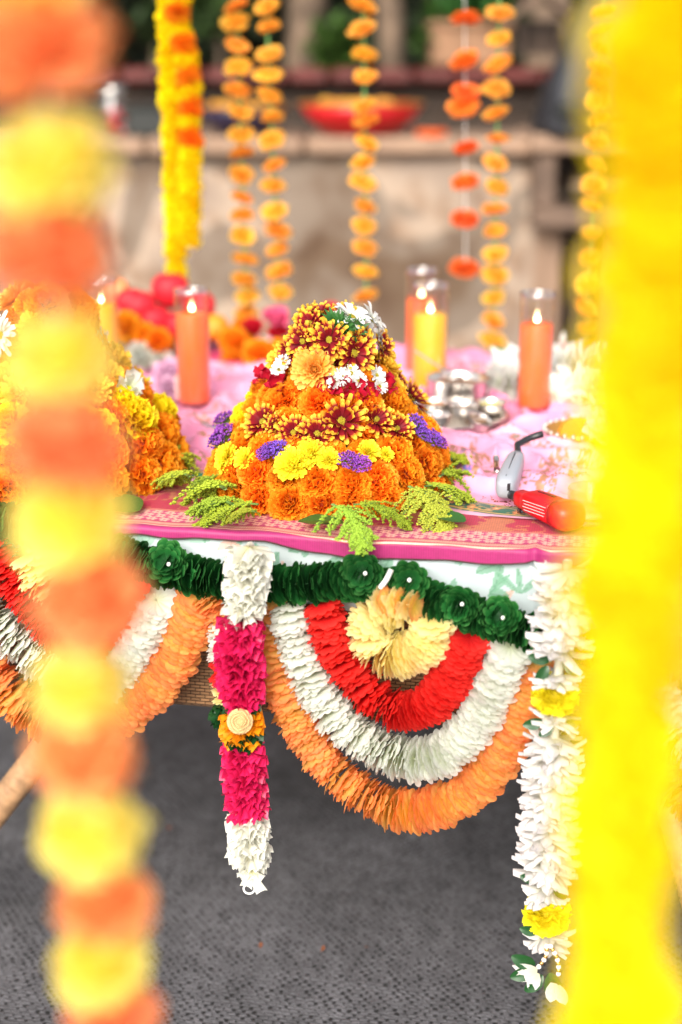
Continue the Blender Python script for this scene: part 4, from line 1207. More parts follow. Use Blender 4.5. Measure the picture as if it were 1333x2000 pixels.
# goldenrod sprigs: (base px, tip px, length factor, label)
random.seed(90)
SP = [((470, 930), (395, 948), .15, 'yellow green goldenrod sprig between the two flower mounds', 1.15),
      ((440, 955), (345, 925), .14, 'goldenrod sprig pointing back from the left of the middle mound', 1.1),
      ((455, 985), (335, 965), .14, 'goldenrod sprig lying left of the middle mound on the magenta cloth', .8),
      ((505, 985), (400, 1020), .13, 'drooping goldenrod sprig at the front left foot of the mound', 1.0),
      ((500, 1000), (465, 1035), .085, 'short goldenrod sprig hanging over the hem above the white and magenta garland', 1.0),
      ((650, 985), (684, 1050), .125, 'goldenrod sprig hanging over the cloth border in front of the mound', 1.3),
      ((690, 985), (760, 1030), .115, 'goldenrod sprig fanning right from the front of the mound', 1.1),
      ((800, 950), (845, 1020), .14, 'thick goldenrod sprig at the front right foot of the mound', 1.3),
      ((830, 950), (930, 975), .12, 'goldenrod sprig resting on the green trim right of the mound', 1.2),
      ((860, 930), (960, 895), .15, 'loose goldenrod sprig reaching over the pink cloth right of the mound', .8),
      ((880, 900), (905, 860), .13, 'upright pale goldenrod tip behind the right of the mound', .7),
      ((370, 930), (300, 935), .13, 'goldenrod sprig tucked under the right of the left mound', .9),
      ((345, 900), (350, 860), .14, 'goldenrod sprig standing between the mounds in the background', .8)]
for i, (b0, b1, L, lab, wd) in enumerate(SP):
    p0 = onZ(b0[0], b0[1], T + .046); p1 = onZ(b1[0], b1[1], T + .012)
    d = (p1 - p0); L2 = max(L * .85, d.length); wd *= 1.25; az = math.atan2(d.y, d.x)
    L2 = min(L2, .15) * .84
    Mx = Matrix.Translation(p0) @ Matrix.Rotation(az, 4, 'Z') @ Matrix.Rotation(.22, 4, 'Y') @ Matrix.Diagonal((L2, L2 * wd, L2 * .8, 1))
    t = thing('goldenrod_sprig', lab, 'sprig', p0, 'goldenrod sprigs round the mounds')
    st, bl = SPR[i % 3]
    put('stem', st, t, Mx); put('bloom', bl, t, Mx)

# ------------------------------------------------------------------ steel ware
def lathe_thing(name, label, cat, b, prof, mt, part, group=None, n=36, tilt=None):
    t = thing(name, label, cat, b, group)
    g = G(); g.lathe(prof, n); mx = Matrix.Translation(b)
    if tilt: mx = mx @ Matrix.Rotation(tilt[0], 4, 'X') @ Matrix.Rotation(tilt[1], 4, 'Y')
    put(part, g.mesh(part, mt), t, mx)
    return t
def bowlprof(r, h, th=.0012, foot=.5):
    return [(0, .001), (r * foot, 0), (r * (foot + .1), .002), (r * .86, h * .25), (r * .95, h * .6), (r * .97, h * .93), (r * 1.04, h), (r * 1.03, h + .001), (r * .955, h * .95), (r * .94, h * .6), (r * .84, h * .28), (r * .55, .004), (0, .0035)]
bp_ = onZ(868, 822, TT - .001)
lathe_thing('steel_plate', 'round polished steel tray holding the small steel cups', 'tray', bp_, [(0, .001), (.090, .001), (.098, .004), (.106, .014), (.110, .0145), (.109, .016), (.104, .0155), (.096, .006), (.088, .003), (0, .003)], M['steel'], 'tray_body')
bb_ = onZ(893, 786, TT)
t = lathe_thing('steel_bowl', 'deep polished steel bowl with a spoon standing behind the tray', 'bowl', bb_, bowlprof(.056, .046, foot=.6), M['steel'], 'bowl_body')
g = G(); g.lathe([(0, .033), (.050, .033)], 24); put('sauce', g.mesh('sauce', M['clay']), t, Matrix.Translation(bb_))
g = G()
a0, a1 = bb_ + Vector((-.078, -.02, .098)), bb_ + Vector((-.005, 0, .046))
pts = [a0 + (a1 - a0) * f for f in np.linspace(0, 1, 10)]
ts = thing('steel_spoon', 'flat handled steel spoon leaning in the deep steel bowl', 'spoon', bb_)
g = G(); P = np.zeros((10, 8, 3))
dd = (a1 - a0).normalized(); sd_ = Vector((0, 1, 0)); nn = dd.cross(sd_).normalized()
for i, q in enumerate(pts):
    ww = .0075 if i < 5 else .0075 - .003 * (i - 4) / 5
    for k in range(8):
        an = 2 * PI * k / 8; P[i, k] = q + sd_ * math.cos(an) * ww + nn * math.sin(an) * .0016
g.grid(P, cv=True); put('handle', g.mesh('handle', M['plastic_grey']), ts)
g = G(); g.ball(tuple(a1), .015, 8, 12, sq=(1.2, .8, .3)); put('spoon_bowl', g.mesh('spoon_bowl', M['steel']), ts)
cups = [(800, 812, .028, 'small steel cup nearest the mound on the tray'), (848, 806, .028, 'small steel cup in the middle back of the tray'), (905, 812, .028, 'small steel cup in the centre of the tray'), (958, 806, .028, 'small steel cup at the right rim of the tray'), (855, 832, .023, 'small steel cup at the front of the tray'), (930, 838, .021, 'tipped steel cup at the front right of the tray')]
for i, (px, py, r, lab) in enumerate(cups):
    b = onZ(px, py, TT + .006)
    t = lathe_thing('steel_cup', lab, 'cup', b, bowlprof(r, .020), M['steel'], 'cup_body', 'small steel cups on the tray', tilt=(.25, .35) if 'tipped' in lab else None)
    g = G(); g.lathe([(0, .013), (r * .90, .013)], 20); put('filling', g.mesh('filling', [M['rose_red'], M['laddu'], M['clay'], M['ribbon_yellow'], M['paper'], M['clay']][i]), t, Matrix.Translation(b))
b = onZ(960, 762, TT); lathe_thing('steel_dish', 'shallow steel dish between the steel bowl and the right candle', 'dish', b, bowlprof(.036, .014), M['steel'], 'dish_body')

# decorative lamp dish with mirrored rim
b = onZ(1135, 862, TT); t = thing('mirror_dish', 'shallow gold beaded dish holding an orange wedge beside the yellow garland', 'dish', b)
g = G(); g.lathe([(0, .001), (.04, .001), (.054, .010), (.060, .022), (.056, .022), (.05, .012), (.036, .005), (0, .004)], 36, wob=lambda th, f: 1 + .04 * np.cos(9 * th) * f); put('dish_body', g.mesh('dish_body', M['goldrim']), t, Matrix.Translation(b))
for k in range(26):
    a = 2 * PI * k / 26; g = G() if k == 0 else g
    if k == 0: g.ball((0, 0, 0), .0042, 6, 8); bead = g.mesh('mirror_bead', M['steel'])
    put('bead', bead, t, Matrix.Translation(b + Vector((.060 * math.cos(a), .060 * math.sin(a), .021))))
tw = thing('orange_wedge', 'bright orange dried wedge standing in the beaded dish', 'fruit', b)
g = G(); th = np.linspace(0, PI, 14)
for s_ in (-1, 1):
    pass
P = np.zeros((14, 2, 3)); P[:, 0] = np.stack([.032 * np.cos(th), np.full(14, -.007), .034 * np.sin(th)], -1); P[:, 1] = P[:, 0] + np.array((0, .014, 0))
g.grid(P); n0 = g.n
g.add(P[:, 0], [tuple(range(14))]); g.add(P[:, 1], [tuple(range(14))[::-1]])
put('wedge_body', g.mesh('wedge_body', M['orange_skin'], False), tw, Matrix.Translation(b + Vector((-.008, -.012, .008))) @ Matrix.Rotation(.25, 4, 'Z') @ Matrix.Rotation(-.25, 4, 'X'))
for k, (px, py, s_) in enumerate([(1178, 852, .034), (1190, 830, .03)]):
    p = onZ(px, py, TT + .03); t = thing('white_bloom', ['white double flower in front of the beaded dish', 'white double flower behind the beaded dish'][k], 'flower', p)
    put('bloom_head', ROSE['petal_white'], t, frame(p, (0, -.5, .9), s_))

# lighters
def superloft(g, secs, n=28, m=0, e=.55):
    """secs: (centre, half width, half height) along local x"""
    P = np.zeros((len(secs), n, 3)); th = np.linspace(0, 2 * PI, n, endpoint=False)
    for i, (x, yc, zc, hw, hh) in enumerate(secs):
        P[i] = np.stack([np.full(n, x), yc + hw * np.sign(np.cos(th)) * np.abs(np.cos(th)) ** e, zc + hh * np.sign(np.sin(th)) * np.abs(np.sin(th)) ** e], -1)
    b = g.n; g.grid(P, .5, m, cv=True)
    g.F.append(tuple(b + k for k in range(n))); g.I.append(m); g.F.append(tuple(b + (len(secs) - 1) * n + k for k in range(n))[::-1]); g.I.append(m)
q0, q1 = onZ(1012, 975, TT + .012), onZ(1118, 1016, TT + .012)
d = q1 - q0; az = math.atan2(d.y, d.x); L = d.length
t = thing('red_lighter', 'red plastic long lighter lying on the green trim', 'lighter', q0)
Mx = Matrix.Translation(q0) @ Matrix.Rotation(az, 4, 'Z') @ Matrix.Rotation(-.03, 4, 'Y')
g = G(); superloft(g, [(0, 0, .003, .008, .008), (.004, 0, .003, .011, .011), (L * .14, 0, .002, .012, .012), (L * .20, .0, .003, .014, .013), (L * .28, 0, .004, .018, .015), (L * .5, 0, .003, .020, .016), (L * .74, 0, .001, .021, .0165), (L * .76, 0, .001, .0205, .016)])
put('lighter_body', g.mesh('lighter_body', M['plastic_red']), t, Mx)
g = G(); superloft(g, [(L * .76, 0, .001, .020, .0155), (L * .765, 0, .001, .0225, .018), (L * .90, 0, .001, .0245, .0195), (L * .99, 0, 0, .0235, .0185), (L * 1.05, 0, 0, .018, .014), (L * 1.07, 0, 0, .010, .007)], e=.7)
put('end_cap', g.mesh('end_cap', M['plastic_red']), t, Mx)
g = G(); g.box((L * .50, .003, .0192), (L * .30, .0028, .0012)); put('slot', g.mesh('slot', M['groove'], False), t, Mx)
g = G()
for k in range(4): g.box((L * .52, -.0206, .010 - k * .0042), (L * (.42 - .05 * (k % 2)), .0006, .0009))
put('warning_print', g.mesh('warning_print', M['print'], False), t, Mx)
g = G(); g.tube([(-.016, 0, .003), (.002, 0, .003)], [.006, .0075], 12); put('collar', g.mesh('collar', M['plastic_black']), t, Mx)
g = G(); g.tube([(L * .10, -.004, -.006), (L * .13, -.008, -.012), (L * .20, -.012, -.010)], [.003, .004, .003], 8); put('trigger', g.mesh('trigger', M['plastic_black']), t, Mx)
q0, q1 = onZ(988, 952, TT + .018), onZ(1016, 884, TT + .030)
d = q1 - q0; az = math.atan2(d.y, d.x); L = min(d.length, .112)
t = thing('grey_lighter', 'grey plastic lighter handle with a bent black nozzle beside the red lighter', 'lighter', q0)
Mx = Matrix.Translation(q0) @ Matrix.Rotation(az, 4, 'Z') @ Matrix.Rotation(-.12, 4, 'Y')
g = G(); superloft(g, [(-.012, 0, 0, .006, .006), (-.010, 0, 0, .011, .012), (-.002, 0, 0, .0140, .0160), (.010, 0, 0, .0158, .0175), (L * .5, 0, 0, .0150, .0165), (L * .85, 0, 0, .0135, .0145), (L * .98, 0, 0, .011, .012), (L, 0, 0, .007, .007)], e=.65)
put('lighter_body', g.mesh('lighter_body', M['plastic_grey']), t, Mx)
g = G(); g.box((L * .42, 0, .0165), (L * .80, .0010, .0012), a=0); g.box((-.009, -.006, .006), (.008, .004, .010)); put('seam', g.mesh('seam', M['plastic_black'], False), t, Mx)
g = G(); g.tube([(L * .95, 0, .002), (L + .012, 0, .004), (L + .03, .004, .008), (L + .045, -.012, .014), (L + .055, -.03, .018)], [.006, .0055, .005, .005, .0055], 10); put('nozzle', g.mesh('nozzle', M['plastic_black']), t, Mx)
g = G(); g.tube([(L * .55, .022, .0), (L * .95, .030, .0)], .0045, 12); put('metal_tip', g.mesh('metal_tip', M['steel']), t, Mx)

# ribbed glass jar and green card at right
b = onZ(1150, 1018, TT - .001); t = thing('glass_votive', 'low ribbed clear glass votive cup at the right of the red lighter', 'votive', b)
g = G(); r = .030; g.lathe([(0, .001), (r * .8, 0), (r * .92, .008), (r * .95, .026), (r * .9, .030), (r * .99, .034), (r * .99, .038), (r * .93, .041), (r, .045), (r * .95, .048), (r * .9, .046), (r * .86, .02), (0, .008)], 36, wob=lambda th, f: 1 + .012 * np.cos(18 * th)); put('cup', g.mesh('cup', M['glass_jar']), t, Matrix.Translation(b))
g = G(); g.lathe([(0, .009), (r * .8, .009), (r * .82, .016), (0, .017)], 24); put('wax', g.mesh('wax', M['petal_white']), t, Matrix.Translation(b))
b = onZ(1175, 930, TT); o = thing('green_card', 'pale green card lying behind the glass votive', 'card', b)
g = G(); g.box((0, 0, .001), (.05, .06, .0015), .3); put('card_sheet', g.mesh('card_sheet', mat('pale_green_card', (.35, .62, .40), .6), False), o, Matrix.Translation(b))

# ------------------------------------------------------------------ things at the back of the table
def apple(px, py, zoff, r, mt, name, label, cat, group):
    p = onZ(px, py, TT + zoff)
    t = thing(name, label, cat, p, group)
    g = G(); pr = [(0, -.82), (.25, -.90), (.6, -.78), (.9, -.35), (1, .1), (.9, .55), (.6, .82), (.3, .86), (.1, .76), (0, .68)]
    if cat != 'apple': pr = [(math.sin(a), -math.cos(a)) for a in np.linspace(0.01, PI - .01, 11)]
    g.lathe([(a * r, c * r) for a, c in pr], 24); put('fruit_body', g.mesh('fruit_body', mt), t, Matrix.Translation(p))
    if cat == 'apple':
        g = G(); g.tube([(0, 0, r * .65), (.002, 0, r * 1.1)], .0014, 5); put('stalk', g.mesh('stalk', M['bark']), t, Matrix.Translation(p))
b = onZ(300, 692, TT); t = lathe_thing('fruit_basket', 'wide woven basket heaped with red apples at the back left', 'basket', b, [(0, .002), (.09, 0), (.12, .02), (.135, .045), (.128, .045), (.11, .02), (0, .008)], M['rattan'], 'basket_body')
for i, (px, py, r, lab) in enumerate([(272, 600, .036, 'red apple at the left of the basket heap'), (333, 568, .040, 'topmost red apple of the basket heap'), (300, 628, .036, 'red apple at the front of the basket heap'), (388, 600, .036, 'red apple at the right of the basket heap behind the candle'), (350, 640, .036, 'red apple low in the basket heap left of the candle'), (255, 590, .030, 'red apple half hidden at the basket rim')]):
    Y = b.y + (.02 if i in (1, 3) else -.03)
    q = onY(px, py, Y); t = thing('red_apple', lab, 'apple', q, 'red apples in the basket')
    g = G(); pr = [(0, -.82), (.25, -.90), (.6, -.78), (.9, -.35), (1, .1), (.9, .55), (.6, .82), (.3, .86), (.1, .76), (0, .68)]
    g.lathe([(a * r, c * r) for a, c in pr], 24); put('fruit_body', g.mesh('fruit_body', M['apple']), t, Matrix.Translation(q))
    g = G(); g.tube([(0, 0, r * .65), (.002, 0, r * 1.1)], .0014, 5); put('stalk', g.mesh('stalk', M['bark']), t, Matrix.Translation(q))
def fruit(px, py, Y, r, mt, name, lab, cat, group=None):
    q = onY(px, py, Y); t = thing(name, lab, cat, q, group)
    g = G(); g.ball((0, 0, 0), r, 12, 20, sq=(1, 1, .94)); put('fruit_body', g.mesh('fruit_body', mt), t, Matrix.Translation(q))
    g = G(); g.ball((0, 0, r * .93), r * .09, 4, 8, sq=(1, 1, .4)); put('navel', g.mesh('navel', M['stem']), t, Matrix.Translation(q))
fruit(226, 568, b.y - .01, .030, M['peach'], 'peach', 'blushed peach at the far left of the basket', 'peach')
for (px, py, dy, r, lab) in ((248, 640, -.10, .034, 'orange marigold head in front of the basket under the apples'), (310, 668, -.13, .030, 'orange marigold head left of the left candle'), (285, 655, -.11, .026, 'small marigold head between two larger ones by the basket')):
    q = onY(px, py, b.y + dy); t = thing('marigold_bloom', lab, 'flower', q, 'marigold heads by the basket'); put('bloom_head', MG[0], t, frame(q, (0, -.6, .8), r))
fruit(420, 640, b.y - .02, .030, M['orange_skin'], 'orange', 'orange just right of the left candle', 'orange', 'oranges by the basket')
for i, (px, py, k_, s_, lab) in enumerate([(332, 735, 'lilac', .038, 'lilac pink rose beside the left candle'), (330, 762, 'lilac', .028, 'small lilac rose at the foot of the left candle'), (275, 702, 'silk_white', .038, 'white double bloom behind the left mound'), (305, 700, 'silk_white', .034, 'white double bloom behind the lilac rose')]):
    p = onZ(px, py, TT + .02); t = thing('cut_rose', lab, 'rose', p, 'loose roses behind the left mound')
    put('rose_head', ROSE[k_], t, frame(p, (0, -.8, .6), s_))
    g = G(); g.tube([p + Vector((0, .01, -.006)), p + Vector((.01, .04, -.012)), p + Vector((.02, .08, -.012))], .0022, 6); put('stem', g.mesh('stem', M['stem']), t)
b = onZ(488, 706, TT); lathe_thing('flower_plate', 'round pink plate of marigold heads and roses behind the mound', 'plate', b, [(0, .001), (.07, .001), (.095, .010), (.098, .012), (.09, .012), (.07, .004), (0, .004)], M['rose_pink'], 'plate_body')
for i, (px, py, r, lab) in enumerate([(458, 668, .030, 'orange marigold head at the left of the pink plate'), (505, 692, .030, 'orange marigold head at the front of the pink plate'), (545, 690, .028, 'orange marigold head at the right of the pink plate'), (478, 645, .026, 'orange marigold head at the back of the pink plate'), (455, 700, .022, 'small orange marigold head at the plate rim')]):
    q = onY(px, py, b.y + (.0 if i in (0, 4) else (-.04 if i in (1, 2) else .04))); t = thing('marigold_bloom', lab, 'flower', q, 'marigold heads on the pink plate')
    put('bloom_head', MG[i % 4], t, frame(q, (U(-.3, .3), -.6, .8), r * 1.12))
for i, (px, py, k_, s_, lab) in enumerate([(495, 642, 'rose_red', .026, 'deep red rose on the pink plate'), (545, 655, 'rose_red', .026, 'deep red rose on the pink plate next to the mound'), (540, 625, 'rose_pink', .032, 'bright pink rose topping the pink plate'), (515, 665, 'petal_white', .012, 'tiny white flower among the red roses'), (648, 612, 'rose_red', .026, 'red rose peeping behind the top of the mound')]):
    q = onY(px, py, b.y + (.02 if i < 4 else .1)); t = thing('cut_rose', lab, 'rose', q, 'roses on the pink plate')
    put('rose_head', ROSE[k_], t, frame(q, (0, -.6, .8), s_))
    zz_ = TT - q.z + .006
    g = G(); g.tube([q + Vector((0, .005, -.01)), q + Vector((0, .02, zz_))], .0022, 6); put('stem', g.mesh('stem', M['stem']), t)
# red tea light, orange bloom
p = onZ(1098, 716, TT); t = thing('tea_light', 'round red tea light with a plastic flame behind the white garland', 'tea light', p)
g = G(); g.ball((0, 0, .024), .027, 10, 18, sq=(1, 1, .85)); put('holder', g.mesh('holder', M['plastic_red']), t, Matrix.Translation(p))
g = G(); g.lathe([(0, .045), (.005, .048), (.0065, .055), (.004, .064), (0, .072)], 12); put('flame', g.mesh('flame', M['petal_white']), t, Matrix.Translation(p))

# ------------------------------------------------------------------ strung garlands
def catmull(pts, n=400):
    pts = [Vector(p) for p in pts]
    q = [pts[0] * 2 - pts[1]] + pts + [pts[-1] * 2 - pts[-2]]
    out = []
    m = len(pts) - 1
    for i in range(m):
        a, b, c, d = q[i:i + 4]
        for k in range(n // m):
            t = k / (n // m)
            out.append(.5 * ((2 * b) + (c - a) * t + (2 * a - 5 * b + 4 * c - d) * t * t + (3 * b - a - 3 * c + d) * t ** 3))
    out.append(pts[-1])
    return out
def resample(path, step):
    d = [0]
    for a, b in zip(path, path[1:]): d.append(d[-1] + (b - a).length)
    n = max(2, int(d[-1] / step)); X = np.array(path); S = np.linspace(0, d[-1], n)
    P = np.stack([np.interp(S, d, X[:, k]) for k in range(3)], -1)
    Tn = np.gradient(P, axis=0); Tn /= np.linalg.norm(Tn, axis=1)[:, None]
    return [Vector(p) for p in P], [Vector(t) for t in Tn]

def strand(name, label, pts, Rr, step, meshes, cat='garland', group=None, tilt=lambda f: .2, jit=.11, flat=1.0, part='petal_disc', thread=None, taper=None):
    ps, ts = resample(catmull(pts), step)
    t = thing(name, label, cat, ps[0], group)
    for i, (p, d) in enumerate(zip(ps, ts)):
        f = i / (len(ps) - 1)
        toc = (CAM - p).normalized()
        n = (d + toc * tilt(f) + Vector((U(-jit, jit), U(-jit, jit), U(-jit, jit)))).normalized()
        r = Rr * U(.87, 1.08) * (taper(f) if taper else 1)
        off = Vector((U(-1, 1), U(-1, 1), U(-1, 1))) * Rr * .04
        put(part, meshes[random.randrange(len(meshes))], t, frame(p + off, n, r, flat=flat))
    g = G(); g.tube([p - Vector((0, 0, 0)) for p in ps[::3] + [ps[-1]]], .0010, 5)
    put('thread', g.mesh('thread', M[thread] if thread else meshes[0].materials[0]), t)
    return t

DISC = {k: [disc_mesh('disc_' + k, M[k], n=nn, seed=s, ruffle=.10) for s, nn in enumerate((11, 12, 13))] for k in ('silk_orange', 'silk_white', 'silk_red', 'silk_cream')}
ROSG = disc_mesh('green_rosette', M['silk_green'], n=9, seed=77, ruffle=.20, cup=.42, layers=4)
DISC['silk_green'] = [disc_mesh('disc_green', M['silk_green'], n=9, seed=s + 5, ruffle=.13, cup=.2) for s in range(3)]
RT = lambda f: .05 + .75 * max(0, f - .35) / .65
def swag(paths, names, offs, grp):
    for (k, px, off, Rr, stp), lab in zip(paths, names):
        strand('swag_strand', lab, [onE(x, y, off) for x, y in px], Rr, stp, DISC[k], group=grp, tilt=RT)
swag([('silk_orange', [(520, 1165), (532, 1250), (556, 1350), (628, 1480), (710, 1553), (800, 1584), (900, 1558), (975, 1480), (1022, 1380), (1046, 1290)], .020, .032, .0078),
      ('silk_white', [(562, 1180), (585, 1270), (625, 1360), (695, 1435), (790, 1482), (870, 1470), (930, 1410), (970, 1330), (998, 1265)], .036, .032, .0082),
      ('silk_red', [(630, 1178), (650, 1255), (690, 1320), (750, 1375), (800, 1390), (855, 1362), (895, 1300), (918, 1245)], .044, .030, .0076),
      ('silk_cream', [(790, 1186), (752, 1190), (722, 1216), (724, 1256), (764, 1280), (812, 1272), (842, 1242), (844, 1208)], .052, .0325, .0078)],
     ['orange outermost strand of the full swag right of the white and magenta garland', 'white strand of the full swag inside the orange one', 'red strand of the full swag between white and cream', 'cream yellow innermost loop of the full swag'], None, 'strands of the middle swag')
strand('swag_strand', 'short peach tuft closing the cream loop under the green garland', [onE(x, y, .068) for x, y in ((738, 1174), (770, 1174), (806, 1184))], .021, .0075, DISC['silk_cream'] + DISC['silk_orange'][:1], group='strands of the middle swag', tilt=lambda f: .5)
swag([('silk_orange', [(-140, 1160), (-90, 1220), (-20, 1310), (60, 1390), (160, 1420), (260, 1375), (330, 1300), (370, 1220), (395, 1165)], .024, .036, .0080),
      ('silk_white', [(-90, 1110), (-40, 1180), (20, 1240), (90, 1300), (170, 1345), (235, 1310), (275, 1240), (305, 1175)], .036, .032, .0082),
      ('silk_red', [(-40, 1040), (10, 1110), (60, 1180), (120, 1240), (180, 1250), (225, 1190), (250, 1130)], .044, .031, .0078),
      ('silk_cream', [(60, 1080), (85, 1130), (130, 1165), (170, 1130), (180, 1080)], .054, .033, .0085)],
     ['orange outermost strand of the left swag half hidden by the pompom garland', 'white strand of the left swag', 'red strand of the left swag', 'cream innermost loop of the left swag'], None, 'strands of the left swag')
swag([('silk_white', [(1260, 1290), (1290, 1370), (1330, 1440), (1400, 1480)], .036, .034, .0082), ('silk_orange', [(1230, 1330), (1270, 1440), (1325, 1540), (1420, 1600)], .024, .034, .008)],
     ['white strand of the right swag at the frame edge', 'orange strand of the right swag at the frame edge'], None, 'strands of the right swag')
# green edge garland
gp = [(-60, 1010), (60, 1030), (180, 1065), (260, 1092), (340, 1115), (430, 1132), (560, 1142), (680, 1135), (780, 1155), (870, 1185), (960, 1212), (1045, 1236), (1180, 1270), (1330, 1300)]
def gt(f): return .15 + .9 * math.exp(-((f - .60) / .09) ** 2) + .5 * math.exp(-((f - .72) / .05) ** 2)
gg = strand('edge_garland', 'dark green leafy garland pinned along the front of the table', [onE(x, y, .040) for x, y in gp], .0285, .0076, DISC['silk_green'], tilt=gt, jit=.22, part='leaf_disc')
g = G(); g.ball((0, 0, 0), .0030, 6, 8); prl = g.mesh('pearl_pin', M['pearl'])
for (px, py) in ((714, 1120), (800, 1133), (903, 1180), (983, 1207), (330, 1102)):
    p = onE(px, py, .064); n = (CAM - p).normalized()
    put('rosette', ROSG, gg, frame(p - n * .026, n + Vector((U(-.6, .2), 0, U(-.35, .5))), U(.027, .031))); put('pearl_pin', prl, gg, Matrix.Translation(p - n * .008))
p = onE(765, 1112, .06); g = G(); g.tube([p, p + Vector((-.006, -.004, -.012)), p + Vector((-.014, -.004, -.024))], .0035, 8); put('clip', g.mesh('clip', M['thread_w']), gg)

# white and magenta hanging garland
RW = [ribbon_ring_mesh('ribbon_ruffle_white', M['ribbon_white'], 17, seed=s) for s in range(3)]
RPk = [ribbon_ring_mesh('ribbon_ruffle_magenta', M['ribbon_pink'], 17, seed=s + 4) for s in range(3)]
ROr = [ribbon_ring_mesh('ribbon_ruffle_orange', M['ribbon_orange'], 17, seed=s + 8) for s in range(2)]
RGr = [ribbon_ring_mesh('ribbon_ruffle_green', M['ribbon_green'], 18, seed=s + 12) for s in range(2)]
SPK = [ribbon_ring_mesh('pointed_blossom', M['petal_blush'], 15, True, seed=s + 20) for s in range(3)]
YPO = [marigold_mesh('ribbon_pompom', M['ribbon_yellow'], 120, (4, 4)) for _ in range(2)]
random.seed(101)
def hanging(t, px_pts, off, Rr, step, meshes, part, down=True, jit=.15, flat=1.0, fixspin=False):
    ps, ts = resample(catmull([onE(x, y, off) for x, y in px_pts]), step)
    for p, d in zip(ps, ts):
        n = ((d if down else -d) + (CAM - p).normalized() * .12 + Vector((U(-jit, jit), U(-jit, jit), 0))).normalized()
        r = Rr * U(.93, 1.07)
        m = frame(p, n, r, flat=flat)
        put(part, meshes[random.randrange(len(meshes))], t, m)
OA = .085
ga = thing('ribbon_garland', 'hanging garland of white and magenta ribbon ruffles with a gold rosette', 'garland', onE(485, 1070, OA))
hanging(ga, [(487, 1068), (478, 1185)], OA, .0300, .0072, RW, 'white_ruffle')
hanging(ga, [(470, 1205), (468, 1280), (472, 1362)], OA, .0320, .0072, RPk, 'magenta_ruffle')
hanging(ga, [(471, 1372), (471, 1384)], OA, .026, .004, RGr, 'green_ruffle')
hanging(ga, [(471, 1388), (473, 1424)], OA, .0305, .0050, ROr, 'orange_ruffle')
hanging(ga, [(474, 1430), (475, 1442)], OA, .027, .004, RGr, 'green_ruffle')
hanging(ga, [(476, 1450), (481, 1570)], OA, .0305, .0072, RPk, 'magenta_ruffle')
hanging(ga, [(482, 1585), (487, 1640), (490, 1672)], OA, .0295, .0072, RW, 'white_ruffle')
hanging(ga, [(491, 1680), (493, 1690)], OA, .021, .005, RW, 'white_ruffle')
g = G(); g.tube([onE(x, y, OA) for x, y in ((486, 1075), (478, 1200), (471, 1400), (480, 1560), (494, 1715))], .008, 8); put('core_cord', g.mesh('core_cord', M['ribbon_green']), ga)
# gold rosette
def spiral_rose(r):
    g = G(); n = 90; P = np.zeros((n, 3, 3))
    for i in range(n):
        a = i * .22; rr = r * (.12 + .88 * i / n) * (1 + .06 * math.sin(i * .9)); h = r * (.55 - .5 * i / n)
        P[i, 0] = (rr * .80 * math.cos(a), rr * .80 * math.sin(a), h - .32 * r); P[i, 1] = (rr * math.cos(a), rr * math.sin(a), h); P[i, 2] = (rr * 1.06 * math.cos(a), rr * 1.06 * math.sin(a), h - .12 * r)
    g.grid(P); g.lathe([(0, -.05 * r), (r * .85, -.2 * r), (r * 1.1, -.3 * r)], 20); return g.mesh('gold_rosette', M['goldfab'])
M['goldfab'] = mat('gold_fabric', (.62, .42, .19), .45, metal=.35, bump=.6, bscale=700)
p = onE(469, 1409, OA + .033); put('gold_rosette', spiral_rose(.0155), ga, frame(p, (CAM - p), 1.0, spin=.4))
# ribbon tails and ring
c = onE(491, 1712, OA + .014)
for a, L in ((-.5, .034), (.25, .026), (-1.0, .02), (.9, .018)):
    g = G(); add_petal(g, 0, 0, L, .009, nl=5, nw=4, cup=.5, shape='fan', base=.4)
    put('ribbon_tail', g.mesh('ribbon_tail', M['ribbon_white']), ga, Matrix.Translation(c + Vector((0, -.004, .012))) @ Matrix.Rotation(RZ, 4, 'Z') @ Matrix.Rotation(PI / 2 + a, 4, 'Y') @ Matrix.Rotation(PI / 2, 4, 'X'))
c = onE(487, 1736, OA + .012)
g = G(); g.tube([c + Vector((.0075 * math.cos(a), 0, .0075 * math.sin(a))) for a in np.linspace(0, 2 * PI, 25)], .0015, 8, caps=False); put('plastic_ring', g.mesh('plastic_ring', M['thread_w']), ga)
# hidden strand behind it
t = thing('ribbon_garland', 'short multicoloured garland peeping out behind the white and magenta one', 'garland', onE(440, 1200, .05))
hanging(t, [(438, 1215), (440, 1280)], .04, .024, .006, DISC['silk_white'], 'white_disc')
hanging(t, [(440, 1290), (441, 1330)], .04, .022, .006, DISC['silk_red'], 'red_disc')
hanging(t, [(440, 1336), (440, 1362)], .04, .020, .006, DISC['silk_cream'], 'cream_disc')
hanging(t, [(438, 1370), (438, 1400)], .04, .022, .006, RGr, 'green_ruffle')
strand('swag_strand', 'short orange strand between the left swag and the ribbon garland', [onE(x, y, .03) for x, y in ((395, 1160), (415, 1185), (432, 1215))], .026, .006, DISC['silk_orange'], group='strands of the left swag')

